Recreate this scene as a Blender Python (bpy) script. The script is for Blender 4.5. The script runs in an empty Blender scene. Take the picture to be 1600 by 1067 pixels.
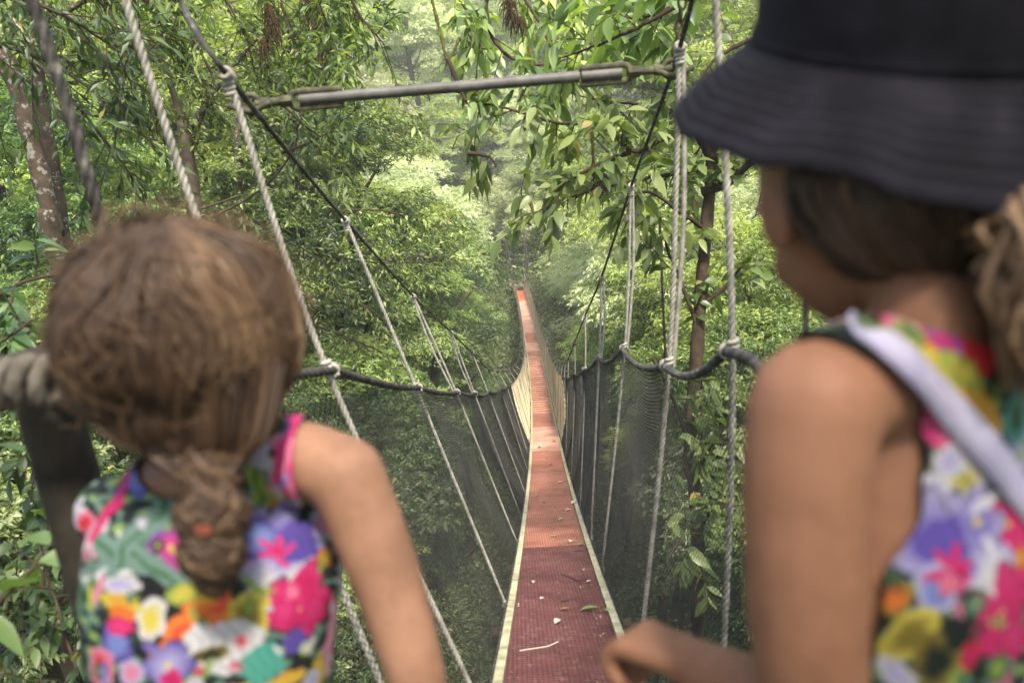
import bpy, math, random
import numpy as np
from mathutils import Vector, Matrix
from mathutils.bvhtree import BVHTree
R = math.radians
S = bpy.context.scene
rng = np.random.default_rng(7)
random.seed(7)

# ------------------------------------------------------------------ camera
FPX, PITCH, ROLL, CAMZ = 1244.4, R(18), R(4.2), 1.15      # focal length in pixels of the 1600 px photograph
cam = np.array([0, 0, CAMZ])
fwd = np.array([0, math.cos(PITCH), -math.sin(PITCH)])
up0 = np.array([0, math.sin(PITCH), math.cos(PITCH)])
X0 = np.array([1.0, 0, 0])
rgt = math.cos(ROLL) * X0 - math.sin(ROLL) * up0
upv = math.sin(ROLL) * X0 + math.cos(ROLL) * up0
cd = bpy.data.cameras.new('camera'); co = bpy.data.objects.new('camera', cd); S.collection.objects.link(co)
m = Matrix.Identity(4)
for i in range(3):
    m[i][0], m[i][1], m[i][2], m[i][3] = rgt[i], upv[i], -fwd[i], cam[i]
co.matrix_world = m
cd.lens, cd.sensor_width, cd.clip_start, cd.clip_end = 28, 36, 0.02, 600
cd.dof.use_dof = True; cd.dof.focus_distance = 8.5; cd.dof.aperture_fstop = 3.3
S.camera = co

def P(px, py, Z):
    return cam + Z * (fwd + (px - 800) / FPX * rgt + (533.5 - py) / FPX * upv)
def PY(px, py, Y):                                      # the point of the pixel's ray on the plane y = Y
    d = fwd + (px - 800) / FPX * rgt + (533.5 - py) / FPX * upv
    return cam + d * (Y / d[1])
def proj(p):
    q = np.asarray(p) - cam
    Z = q @ fwd
    return 800 + FPX * (q @ rgt) / Z, 533.5 - FPX * (q @ upv) / Z, Z

# ------------------------------------------------------------------ light
SUN_EL, SUN_AZ = R(62), R(160)                            # azimuth clockwise from +Y (the view direction)
W = bpy.data.worlds.new("World"); S.world = W; W.use_nodes = True
nt = W.node_tree
bg = nt.nodes['Background']
sky = nt.nodes.new('ShaderNodeTexSky'); sky.sky_type = 'NISHITA'; sky.sun_disc = False
sky.sun_elevation, sky.sun_rotation = SUN_EL, SUN_AZ
sky.dust_density, sky.air_density, sky.ozone_density = 4.0, 1.0, 0.6
nt.links.new(sky.outputs[0], bg.inputs[0]); bg.inputs[1].default_value = 0.15
sl = bpy.data.lights.new('sun', 'SUN'); so = bpy.data.objects.new('sun', sl); S.collection.objects.link(so)
sl.energy, sl.angle, sl.color = 2.4, R(7), (1.0, 0.93, 0.80)
sdir = Vector((math.cos(SUN_EL) * math.sin(SUN_AZ), math.cos(SUN_EL) * math.cos(SUN_AZ), math.sin(SUN_EL)))
so.rotation_euler = sdir.to_track_quat('Z', 'Y').to_euler(); so.location = (5, -5, 12)
vs = S.view_settings; vs.view_transform = 'Standard'; vs.look = 'None'; vs.gamma = 1; vs.use_curve_mapping = False
vs.exposure = 1.82
S.cycles.max_bounces = 8; S.cycles.diffuse_bounces = 4; S.cycles.transmission_bounces = 4; S.cycles.glossy_bounces = 2
S.cycles.volume_bounces = 2; S.cycles.use_denoising = True

# ------------------------------------------------------------------ helpers
def tag(o, label=None, cat=None, group=None, kind=None):
    if label: o['label'] = label
    if cat: o['category'] = cat
    if group: o['group'] = group
    if kind: o['kind'] = kind
    return o
def empty(name, loc, label=None, cat=None, group=None):
    o = bpy.data.objects.new(name, None); S.collection.objects.link(o)
    o.location = loc; o.empty_display_size = .1
    return tag(o, label, cat, group)
class MB:
    """collects vertices and faces of ONE mesh"""
    def __init__(s): s.v, s.f, s.t, s.n = [], {3: [], 4: []}, [], 0
    def add(s, v, f, t=0.5):
        v = np.asarray(v, float).reshape(-1, 3); f = np.asarray(f, int)
        s.v.append(v); s.f[f.shape[1]].append(f + s.n)
        s.t.append(np.broadcast_to(np.asarray(t, float), (len(v),))); s.n += len(v)
    def arrays(s):
        V = np.concatenate(s.v) if s.v else np.zeros((0, 3))
        return V, [np.concatenate(s.f[k]) if s.f[k] else np.zeros((0, k), int) for k in (3, 4)], np.concatenate(s.t)
    def build(s, name, mat, parent=None, smooth=True, org=None, col=None):
        V, (F3, F4), T = s.arrays()
        if org is not None: V = V - np.asarray(org)
        elif parent is not None: V = V - np.array(parent_loc(parent))
        me = bpy.data.meshes.new(name)
        me.vertices.add(len(V)); me.vertices.foreach_set('co', V.astype(np.float32).ravel())
        nl = F3.size + F4.size
        me.loops.add(nl); me.loops.foreach_set('vertex_index', np.concatenate([F3.ravel(), F4.ravel()]).astype(np.int32))
        npoly = len(F3) + len(F4); me.polygons.add(npoly)
        st = np.concatenate([np.arange(len(F3)) * 3, F3.size + np.arange(len(F4)) * 4]).astype(np.int32)
        me.polygons.foreach_set('loop_start', st)
        me.polygons.foreach_set('use_smooth', np.full(npoly, smooth))
        me.update(calc_edges=True); me.validate()
        a = me.attributes.new('tint', 'FLOAT', 'POINT'); a.data.foreach_set('value', T.astype(np.float32))
        if col is not None:
            a = me.attributes.new('print', 'FLOAT_COLOR', 'POINT')
            a.data.foreach_set('color', np.c_[col, np.ones(len(col))].astype(np.float32).ravel())
        me.materials.append(mat)
        o = bpy.data.objects.new(name, me); S.collection.objects.link(o)
        if org is not None: o.location = org
        if parent is not None: o.parent = parent
        return o
def parent_loc(p):
    l = Vector(p.location)
    while p.parent: p = p.parent; l += p.location
    return l
def norm(a): return a / (np.linalg.norm(a, axis=-1, keepdims=True) + 1e-12)
def frames(path):
    path = np.asarray(path, float)
    t = norm(np.gradient(path, axis=0))
    ref = np.array([0, 0, 1.0]) if abs(t[0][2]) < .9 else np.array([1.0, 0, 0])
    a = norm(np.cross(t[0], ref)); A = [a]
    for i in range(1, len(path)):
        a = norm(a - t[i] * (a @ t[i])); A.append(a)
    A = np.array(A); B = np.cross(t, A)
    return path, t, A, B
def tube(mb, path, rad, n=8, tint=.5, lobes=0, amp=.2, pitch=.1, cap=True, flat=1.0):
    p, t, A, B = frames(path)
    m_ = len(p); rad = np.broadcast_to(np.asarray(rad, float), (m_,))
    th = np.arange(n) / n * 2 * math.pi
    s = np.concatenate([[0], np.cumsum(np.linalg.norm(np.diff(p, axis=0), axis=1))])
    rr = rad[:, None] * np.ones(n)
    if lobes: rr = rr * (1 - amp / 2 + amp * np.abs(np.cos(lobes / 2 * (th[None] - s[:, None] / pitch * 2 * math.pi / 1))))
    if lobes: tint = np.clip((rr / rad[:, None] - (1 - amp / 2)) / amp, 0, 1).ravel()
    V = p[:, None] + rr[..., None] * (np.cos(th)[None, :, None] * A[:, None] + flat * np.sin(th)[None, :, None] * B[:, None])
    i = np.arange(m_ - 1)[:, None] * n; j = np.arange(n)[None]; j2 = (j + 1) % n
    F = np.stack([i + j, i + j2, i + n + j2, i + n + j], -1).reshape(-1, 4)
    V = V.reshape(-1, 3)
    mb.add(V, F, tint)
    if cap:
        c = np.array([p[0], p[-1]]); b = mb.n
        k = np.arange(n)
        tint = .5
        ring0 = np.concatenate([V[:n], c[:1]]); ring1 = np.concatenate([V[-n:], c[1:]])
        mb.add(ring0, np.stack([np.full(n, n), (k + 1) % n, k], -1), tint)
        mb.add(ring1, np.stack([np.full(n, n), k, (k + 1) % n], -1), tint)
def resample(pts, step, smooth=True):
    """Catmull-Rom through the points, one vertex about every step metres"""
    p = np.asarray(pts, float)
    if len(p) == 2: 
        k = max(2, int(np.linalg.norm(p[1] - p[0]) / step) + 1)
        return p[0] + (p[1] - p[0]) * np.linspace(0, 1, k)[:, None]
    q = np.concatenate([[2 * p[0] - p[1]], p, [2 * p[-1] - p[-2]]]); out = []
    for i in range(1, len(q) - 2):
        k = max(1, int(np.linalg.norm(q[i + 1] - q[i]) / step))
        t = (np.arange(k) / k)[:, None]
        a, b, c, d = q[i - 1:i + 3]
        out.append(.5 * (2 * b + (c - a) * t + (2 * a - 5 * b + 4 * c - d) * t ** 2 + (3 * b - a - 3 * c + d) * t ** 3))
    out.append(q[-2][None])
    return np.concatenate(out)
def box(mb, c, ax, ay, az, tint=.5):
    """box about c with half-axis vectors"""
    c, ax, ay, az = map(np.asarray, (c, ax, ay, az))
    v = [c + sx * ax + sy * ay + sz * az for sz in (-1, 1) for sy in (-1, 1) for sx in (-1, 1)]
    f = [(0, 2, 3, 1), (4, 5, 7, 6), (0, 1, 5, 4), (2, 6, 7, 3), (0, 4, 6, 2), (1, 3, 7, 5)]
    mb.add(v, f, tint)
def ellipsoid(mb, c, r, n=20, rot=None, tint=.5):
    th = np.linspace(0, math.pi, n // 2 + 1); ph = np.arange(n) / n * 2 * math.pi
    V = np.stack([np.sin(th)[:, None] * np.cos(ph), np.sin(th)[:, None] * np.sin(ph), np.cos(th)[:, None] * np.ones(n)], -1) * np.asarray(r)
    V = V.reshape(-1, 3)
    if rot is not None: V = V @ np.asarray(rot).T
    i = np.arange(n // 2)[:, None] * n; j = np.arange(n)[None]; j2 = (j + 1) % n
    mb.add(V + np.asarray(c), np.stack([i + j, i + n + j, i + n + j2, i + j2], -1).reshape(-1, 4), tint)

# ------------------------------------------------------------------ materials
def mat(name, rough=.7, spec=.3):
    M = bpy.data.materials.new(name); M.use_nodes = True
    b = M.node_tree.nodes['Principled BSDF']; b.inputs['Roughness'].default_value = rough
    b.inputs['Specular IOR Level'].default_value = spec
    return M, M.node_tree, b
def N(t, typ, **kw):
    n = t.nodes.new(typ)
    for k, v in kw.items(): setattr(n, k, v)
    return n
def ramp(t, stops, fac, interp='LINEAR'):
    r = N(t, 'ShaderNodeValToRGB'); cr = r.color_ramp; cr.interpolation = interp
    while len(cr.elements) < len(stops): cr.elements.new(.5)
    for e, (p, c) in zip(cr.elements, stops): e.position = p; e.color = (*c, 1)
    t.links.new(fac, r.inputs[0]); return r.outputs[0]
def noise(t, scale, detail=4, rough=.6, coord='Object', vec=None):
    n = N(t, 'ShaderNodeTexNoise'); n.inputs['Scale'].default_value = scale; n.inputs['Detail'].default_value = detail
    n.inputs['Roughness'].default_value = rough
    if vec is None:
        c = N(t, 'ShaderNodeTexCoord'); vec = c.outputs[coord]
    t.links.new(vec, n.inputs['Vector']); return n.outputs[0]
def bump(t, b, h, strength=.4, dist=.01):
    n = N(t, 'ShaderNodeBump'); n.inputs['Strength'].default_value = strength; n.inputs['Distance'].default_value = dist
    t.links.new(h, n.inputs['Height']); t.links.new(n.outputs[0], b.inputs['Normal'])
def mottled(name, stops, scale, rough=.75, spec=.3, bs=.3, bd=.004, detail=5):
    M, t, b = mat(name, rough, spec)
    n = noise(t, scale, detail)
    t.links.new(ramp(t, stops, n), b.inputs['Base Color']); bump(t, b, n, bs, bd)
    return M
def leafmat(name, c0, c1, c2, trans=.42, rough=.42, spec=.5, yellow=True):
    """thin leaf: principled front plus translucent back light; tint runs from c0 to c2"""
    M, t, b = mat(name, rough, spec)
    a = N(t, 'ShaderNodeAttribute'); a.attribute_name = 'tint'
    oi = N(t, 'ShaderNodeObjectInfo')
    col = ramp(t, [(0, c0), (.5, c1), (.985, c2), (.999, (.36, .27, .06) if yellow else c2)], a.outputs['Fac'])
    hs = N(t, 'ShaderNodeHueSaturation'); hs.inputs['Saturation'].default_value = .88; t.links.new(col, hs.inputs['Color'])
    mr = N(t, 'ShaderNodeMapRange'); mr.inputs['To Min'].default_value = .8; mr.inputs['To Max'].default_value = 1.2
    t.links.new(oi.outputs['Random'], mr.inputs['Value']); t.links.new(mr.outputs[0], hs.inputs['Value'])
    mh = N(t, 'ShaderNodeMapRange'); mh.inputs['To Min'].default_value = .488; mh.inputs['To Max'].default_value = .512
    t.links.new(oi.outputs['Random'], mh.inputs['Value']); t.links.new(mh.outputs[0], hs.inputs['Hue'])
    t.links.new(hs.outputs[0], b.inputs['Base Color'])
    tr = N(t, 'ShaderNodeBsdfTranslucent')
    mx = N(t, 'ShaderNodeMix', data_type='RGBA', blend_type='MULTIPLY'); mx.inputs[0].default_value = 1
    mx.inputs[7].default_value = (1.35, 1.4, .55, 1); t.links.new(hs.outputs[0], mx.inputs[6])
    t.links.new(mx.outputs[2], tr.inputs[0])
    ms = N(t, 'ShaderNodeMixShader'); ms.inputs[0].default_value = trans
    t.links.new(b.outputs[0], ms.inputs[1]); t.links.new(tr.outputs[0], ms.inputs[2])
    t.links.new(ms.outputs[0], t.nodes['Material Output'].inputs[0])
    return M
LEAF = {
    'mid':    leafmat('leaf_mid_green', (.03, .062, .016), (.105, .18, .035), (.29, .38, .085)),
    'yellow': leafmat('leaf_yellow_green', (.06, .10, .016), (.20, .29, .04), (.42, .50, .11)),
    'pale':   leafmat('leaf_pale_green', (.20, .26, .10), (.38, .44, .22), (.60, .63, .40), trans=.35),
    'deep':   leafmat('leaf_deep_green', (.018, .045, .012), (.05, .10, .022), (.12, .20, .045)),
    'canopy': leafmat('leaf_canopy_green', (.022, .048, .009), (.085, .15, .02), (.27, .36, .05), trans=.5),
    'broad':  leafmat('leaf_broad_green', (.05, .09, .02), (.14, .21, .04), (.26, .33, .08), trans=.45, rough=.36),
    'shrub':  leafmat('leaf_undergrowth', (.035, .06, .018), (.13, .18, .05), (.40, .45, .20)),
}
BARK = mottled('bark_brown', [(.3, (.02, .015, .010)), (.6, (.055, .042, .028)), (.8, (.10, .10, .05))], 9, .9, .2, .8, .02)
BARKD = mottled('bark_dark', [(.3, (.018, .012, .009)), (.65, (.06, .04, .025)), (.85, (.10, .09, .04))], 12, .9, .2, .8, .02)
def lichen_bark():
    M, t, b = mat('bark_lichen', .9, .2)
    n = noise(t, 8, 6); n2 = noise(t, 17, 5, .65)
    base = ramp(t, [(.3, (.02, .014, .010)), (.7, (.075, .055, .038))], n)
    msk = ramp(t, [(.56, (0, 0, 0)), (.60, (1, 1, 1))], n2)
    mx = N(t, 'ShaderNodeMix', data_type='RGBA'); t.links.new(msk, mx.inputs[0]); t.links.new(base, mx.inputs[6])
    mx.inputs[7].default_value = (.17, .165, .135, 1); t.links.new(mx.outputs[2], b.inputs['Base Color']); bump(t, b, n, .8, .02)
    return M
LICHEN = lichen_bark()
MOSS = mottled('moss', [(.3, (.035, .03, .008)), (.6, (.09, .085, .02)), (.85, (.20, .19, .05))], 30, .95, .1, .9, .02)
ROPE = mottled('rope_pale_grey', [(.3, (.16, .15, .125)), (.55, (.31, .29, .25)), (.8, (.44, .42, .36))], 25, .85, .2, .4, .003)
ROPED = mottled('rope_dark', [(.3, (.018, .016, .015)), (.55, (.06, .055, .05)), (.75, (.20, .19, .165))], 30, .85, .2, .5, .004)
ROPEG = mottled('rope_weathered_brown', [(.3, (.05, .042, .034)), (.55, (.12, .105, .085)), (.8, (.20, .18, .15))], 25, .9, .2, .4, .003)
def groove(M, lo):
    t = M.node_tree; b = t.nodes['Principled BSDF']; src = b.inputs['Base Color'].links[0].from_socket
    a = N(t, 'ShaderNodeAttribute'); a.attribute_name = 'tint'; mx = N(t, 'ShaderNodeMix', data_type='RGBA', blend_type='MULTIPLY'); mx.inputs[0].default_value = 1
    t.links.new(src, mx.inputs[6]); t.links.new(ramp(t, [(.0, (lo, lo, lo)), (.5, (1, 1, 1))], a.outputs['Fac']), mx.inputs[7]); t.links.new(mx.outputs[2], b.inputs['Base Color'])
groove(ROPE, .30); groove(ROPED, .45); groove(ROPEG, .3)      # dirt and groove shade between the strands, painted into the rope colour
NETD = mottled('net_dark_grey', [(.3, (.016, .016, .014)), (.7, (.042, .041, .036))], 3, .8, .3, 0, .001)
NETT = mottled('net_tan', [(.3, (.40, .33, .20)), (.7, (.58, .50, .34))], 3, .8, .3, 0, .001)
STEEL = mottled('galvanised_steel_weathered', [(.25, (.035, .032, .028)), (.5, (.075, .072, .066)), (.75, (.13, .125, .115))], 14, .5, .5, .25, .002)
for n_ in STEEL.node_tree.nodes:
    if n_.type == 'BSDF_PRINCIPLED': n_.inputs['Metallic'].default_value = 0; n_.inputs['Roughness'].default_value = .62
MOSSY = mottled('mossy_steel', [(.25, (.028, .026, .018)), (.5, (.06, .056, .038)), (.75, (.14, .14, .06))], 40, .8, .2, .4, .002)
KERB = mottled('kerb_lichened', [(.25, (.16, .14, .08)), (.5, (.38, .35, .22)), (.8, (.58, .54, .38))], 16, .85, .2, .4, .004)
WOOD = mottled('post_dark_wood', [(.3, (.012, .010, .008)), (.7, (.05, .04, .028))], 18, .8, .2, .6, .006)
BOARD = mottled('platform_board', [(.3, (.09, .07, .05)), (.7, (.22, .18, .13))], 12, .8, .2, .4, .005)
SOIL = mottled('forest_floor', [(.3, (.02, .02, .01)), (.5, (.05, .06, .02)), (.75, (.10, .11, .04))], 2.2, .95, .1, 1, .1)

def deckmat(name, c, c2, wear=(.42, .30, .26), dots=True):
    M, t, b = mat(name, .6, .35)
    tc = N(t, 'ShaderNodeTexCoord')
    n = noise(t, 5, 8, .65); n3 = noise(t, 26, 5, .7)
    base = ramp(t, [(.3, c), (.7, c2)], n)
    w = ramp(t, [(.54, (0, 0, 0)), (.80, (.6, .6, .6))], n3)
    mx = N(t, 'ShaderNodeMix', data_type='RGBA'); t.links.new(w, mx.inputs[0]); t.links.new(base, mx.inputs[6])
    mx.inputs[7].default_value = (*wear, 1); out = mx.outputs[2]
    st = noise(t, 2.1, 7, .7); m0 = N(t, 'ShaderNodeMix', data_type='RGBA', blend_type='MULTIPLY'); m0.inputs[0].default_value = 1
    t.links.new(out, m0.inputs[6]); t.links.new(ramp(t, [(.36, (.62, .58, .52)), (.56, (1, 1, 1))], st), m0.inputs[7]); out = m0.outputs[2]
    # anti-slip studs moulded in rows
    def tri(axis, sc):
        sp = N(t, 'ShaderNodeSeparateXYZ'); t.links.new(tc.outputs['UV'], sp.inputs[0])
        mlt = N(t, 'ShaderNodeMath', operation='MULTIPLY'); mlt.inputs[1].default_value = sc * 2 * math.pi; t.links.new(sp.outputs[axis], mlt.inputs[0])
        s = N(t, 'ShaderNodeMath', operation='SINE'); t.links.new(mlt.outputs[0], s.inputs[0])
        a = N(t, 'ShaderNodeMath', operation='MULTIPLY_ADD'); a.inputs[1].default_value = .5; a.inputs[2].default_value = .5; t.links.new(s.outputs[0], a.inputs[0])
        return a.outputs[0]
    mm = N(t, 'ShaderNodeMath', operation='MULTIPLY'); t.links.new(tri(0, 56), mm.inputs[0]); t.links.new(tri(1, 40), mm.inputs[1])
    if dots:
        dk = ramp(t, [(.35, (1, 1, 1)), (.6, (.42, .40, .40))], mm.outputs[0])
        m2 = N(t, 'ShaderNodeMix', data_type='RGBA', blend_type='MULTIPLY'); m2.inputs[0].default_value = 1
        t.links.new(out, m2.inputs[6]); t.links.new(dk, m2.inputs[7]); out = m2.outputs[2]
    t.links.new(out, b.inputs['Base Color']); bump(t, b, mm.outputs[0], .6, .003)
    return M
DK = {
    'maroon': deckmat('deck_maroon', (.095, .028, .030), (.165, .054, .052)),
    'orange': deckmat('deck_orange', (.30, .100, .062), (.41, .17, .115)),
    'dusty':  deckmat('deck_dusty_red', (.27, .095, .065), (.37, .155, .115)),
    'pink':   deckmat('deck_faded_pink', (.50, .25, .18), (.62, .35, .27), dots=False),
    'slat':   deckmat('deck_slat_orange', (.48, .20, .13), (.60, .30, .21), dots=False),
    'red':    deckmat('deck_bright_red', (.55, .13, .06), (.68, .20, .10), dots=False),
}

# ------------------------------------------------------------------ bridge geometry
WD = .5
tab = [(1067, 776, 998), (1010, 783, 979), (960, 790, 963), (900, 798, 940), (850, 806, 922), (800, 815, 907), (750, 822, 891), (700, 829, 877),
       (650, 832, 866.5), (600, 829.5, 857), (550, 822, 845), (500, 813, 832), (453, 803.5, 819)]
cpts = np.array([P((a + b) / 2, y, FPX * WD / (b - a)) for y, a, b in tab])
fx = np.polyfit(cpts[:, 1], cpts[:, 0], 3, w=1 / np.sqrt(cpts[:, 1])); fz = np.polyfit(cpts[:, 1], cpts[:, 2], 3, w=1 / np.sqrt(cpts[:, 1]))
YEND = float(cpts[-1, 1])
def dx(y): return np.polyval(fx, y)
def dz(y): return np.polyval(fz, y)
def deckpt(y, u=0.0, h=0.0):
    """point over the deck: u = metres right of the centre line, h = metres above the tread"""
    s = (dx(y + .05) - dx(y - .05)) / .1; L = math.hypot(1, s)
    return np.array([dx(y) + u / L, y - u * s / L, dz(y) + h])
def ystation(py):
    """y of the deck centre seen at pixel row py"""
    lo, hi = 1.0, YEND + 3
    for _ in range(40):
        mid = (lo + hi) / 2
        if proj(deckpt(mid))[1] > py: lo = mid
        else: hi = mid
    return lo
print('deck y range', cpts[0], cpts[-1], 'slopes', [round(float((dz(y + .1) - dz(y - .1)) / .2), 3) for y in (2, 5, 10, 20, 30, YEND)])

# terrain --------------------------------------------------------------------
_ph = rng.uniform(0, 6.28, 12); _k = rng.uniform(.05, .35, (12, 2)) * rng.choice([-1, 1], (12, 2))
def ground(x, y):
    x = np.asarray(x, float); y = np.asarray(y, float)
    yc = np.clip(y, 1.0, YEND)
    clear = np.interp(y, [-5, .9, 1.6, 4, 8, 14, 20, 28, YEND - 1, YEND + 1], [.5, .6, 1.6, 3.4, 5.2, 6.5, 7, 5.5, .7, .25])
    z = dz(yc) - clear + .0
    z = np.where(y < 1, -.6 - .0 * y, z)
    z = z + np.clip(y - YEND - 1, 0, 1e9) * .46 + np.clip(y - 120, 0, 1e9) * .3
    lat = np.minimum(np.abs(x - dx(yc)), 60)
    z = z + np.where(x < 0, .30, .22) * np.clip(lat - 3, 0, 1e9) - .5 * np.clip(lat - 1.5, 0, 3) * np.clip((6 - y) / 5, 0, 1)
    amp = np.clip(lat / 6, 0, 1) * .6
    for k, p in zip(_k, _ph): z = z + amp * .3 * np.sin(k[0] * x * 2 + k[1] * y * 2 + p)
    return z
gx = np.concatenate([np.linspace(-120, -30, 27)[:-1], np.linspace(-30, 30, 101), np.linspace(30, 120, 27)[1:]])
gy = np.concatenate([np.linspace(-60, 0, 13)[:-1], np.linspace(0, 60, 121), np.linspace(60, 150, 30)[1:]])
GX, GY = np.meshgrid(gx, gy); mb = MB(); nx = len(gx)
ii = np.arange(len(gy) - 1)[:, None] * nx; jj = np.arange(nx - 1)[None]
mb.add(np.stack([GX, GY, ground(GX, GY)], -1).reshape(-1, 3), np.stack([ii + jj, ii + jj + 1, ii + nx + jj + 1, ii + nx + jj], -1).reshape(-1, 4))
tag(mb.build('terrain', SOIL), kind='structure')

# the walkway ------------------------------------------------------------------
bridge = empty('suspension_bridge', tuple(deckpt(1.2)), 'long narrow rope suspension footbridge with red and maroon deck and netted sides', 'bridge')
def sheet(y0, y1, u0, u1, hgt, m_, name, lip=.012):
    mb = MB(); k = max(2, int((y1 - y0) / .25) + 1); ys = np.linspace(y0, y1, k); V = []; uv = []
    for y in ys:
        for u, h in ((u0, hgt), (u1, hgt), (u1, hgt - lip), (u0, hgt - lip)): V.append(deckpt(y, u, h)); uv.append((u, y))
    i = np.arange(k - 1)[:, None] * 4; j = np.arange(4)[None]
    F = np.stack([i + j, i + (j + 1) % 4, i + 4 + (j + 1) % 4, i + 4 + j], -1).reshape(-1, 4)
    mb.add(V, F); mb.add(V[:4], [(3, 2, 1, 0)]); mb.add(V[-4:], [(0, 1, 2, 3)])
    o = mb.build(name, m_, bridge, smooth=False)
    me = o.data; ul = me.uv_layers.new(name='UVMap'); P0 = np.array(parent_loc(bridge))
    co_ = np.zeros(len(me.vertices) * 3, np.float32); me.vertices.foreach_get('co', co_); co_ = co_.reshape(-1, 3) + P0
    li = np.zeros(len(me.loops), np.int32); me.loops.foreach_get('vertex_index', li)
    ul.data.foreach_set('uv', co_[li][:, :2].astype(np.float32).ravel())
    return o
Ys = ystation
edges = [(1.25, Ys(853), 'maroon'), (Ys(853), Ys(775), 'orange'), (Ys(775), Ys(735), 'dusty'), (Ys(735), Ys(704), 'orange'), (Ys(704), Ys(667), 'pink'),
         (Ys(667), Ys(645), 'dusty')]
HW = .215
for a, b, k in edges:
    n_ = max(1, int(round((b - a) / 2.2)))
    o = sheet(a + .004, b - .004, -HW, HW, 0, DK[k], 'deck_panel'); tag(o, {'maroon': 'maroon studded panel', 'orange': 'orange-red studded panel', 'dusty': 'dusty red panel', 'pink': 'faded pink panel'}[k])
ya, yb = Ys(645), Ys(550)
nS = 30
for i in range(nS):
    a = ya + (yb - ya) * i / nS; b = ya + (yb - ya) * (i + .62) / nS
    sheet(a, b, -HW, HW, 0, DK['slat'], 'deck_slat')
for a, b, k in ((550, 535, 'pink'), (535, 521, 'dusty'), (521, 495, 'pink'), (495, 470, 'pink'), (470, 453.5, 'red')):
    sheet(Ys(a) + .02, Ys(b) - .02, -HW, HW, 0, DK[k], 'deck_panel')
for s in (-1, 1):
    u0, u1 = sorted((s * (HW + .002), s * .25))
    o = sheet(1.25, YEND, u0, u1, .016, KERB, 'edge_strip', .045)
    u0, u1 = sorted((s * .252, s * .262)); sheet(1.25, YEND, u0, u1, .008, ROPED, 'side_cable', .02)
for y in np.arange(1.6, YEND, 1.35):
    mb = MB(); box(mb, deckpt(y, 0, -.05), (.31, 0, 0), (0, .025, 0), (0, 0, .028)); mb.build('cross_bearer', BARKD, bridge, smooth=False)

# ropes: rail (hand) and cable stations, per side
st = {-1: [], 1: []}
def yat(px_edge_row): return ystation(px_edge_row)
#                    deck row, rail pixel, cable pixel
LEFT = [(1115, (521, 578), (355, 118)), (930, (655, 606), (540, 345)), (838, (716, 613), (646, 463)), (800, (744, 615), (706, 520)), (762, (764, 612), (738, 552)), (728, (783, 607), (765, 578))]
RIGHT = [(1330, (1134, 548), (1108, -170)), (1030, (1038, 571), (1062, 75)), (885, (972, 544), (986, 292)), (838, (933, 560), (940, 432)), (790, (912, 578), (914, 494)), (745, (897, 584), (898, 535)), (715, (886, 590), (888, 560))]
rail = {}; cable = {}; hang = {}
for s, T in ((-1, LEFT), (1, RIGHT)):
    rl, cb = [], []
    for row, rp, cp in T:
        y = Ys(row) if row < 1300 else 1.75
        rl.append(PY(*rp, y)); cb.append(PY(*cp, y))
    y0 = rl[-1][1]
    h0 = rl[-1][2] - dz(y0); c0 = cb[-1][2] - dz(y0); u0 = (rl[-1][0] - dx(y0)); uc = cb[-1][0] - dx(y0)
    for y in np.arange(y0 + 1.35, YEND + .1, 1.35):
        f = (y - y0) / (YEND - y0)
        hh = np.interp(f, [0, .35, 1], [h0, .92, .95]); ch = np.interp(f, [0, .3, .75, 1], [c0, 1.02, 1.5, 2.6])
        uu = np.interp(f, [0, .4, 1], [u0, s * .33, s * .29]); cc = np.interp(f, [0, .4, 1], [uc, s * .42, s * .45])
        rl.append(deckpt(y, uu, hh)); cb.append(deckpt(y, cc, ch))
    rail[s], cable[s] = rl, cb
    print('side', s, [(round(r[1], 2), round(r[2] - dz(r[1]), 2), round(c[2] - dz(c[1]), 2), round(r[0] - dx(r[1]), 2), round(c[0] - dx(c[1]), 2)) for r, c in zip(rl[:8], cb)])

def wrap(mb, p, axis, r, turns, w, tr, n=7):
    """turns of rope wound round an axis: a knot"""
    axis = norm(np.asarray(axis, float)); a = norm(np.cross(axis, [.3, .5, .81])); b = np.cross(axis, a)
    k = int(turns * 14); t = np.linspace(0, 1, k)
    path = np.asarray(p) + np.outer((t - .5) * w, axis) + r * (np.cos(t * turns * 6.283)[:, None] * a + np.sin(t * turns * 6.283)[:, None] * b)
    tube(mb, path, tr, n)
def sag_rope(pts, sag, step):
    out = []
    for i in range(len(pts) - 1):
        k = max(2, int(np.linalg.norm(pts[i + 1] - pts[i]) / step)); t = np.arange(k) / k
        q = pts[i] + (pts[i + 1] - pts[i]) * t[:, None]; q[:, 2] -= sag[i] * 4 * t * (1 - t); out.append(q)
    out.append(pts[-1][None]); q = np.concatenate(out)
    for _ in range(2): q[1:-1] = (q[:-2] + 2 * q[1:-1] + q[2:]) / 4
    return q
RAILP = {}
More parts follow.
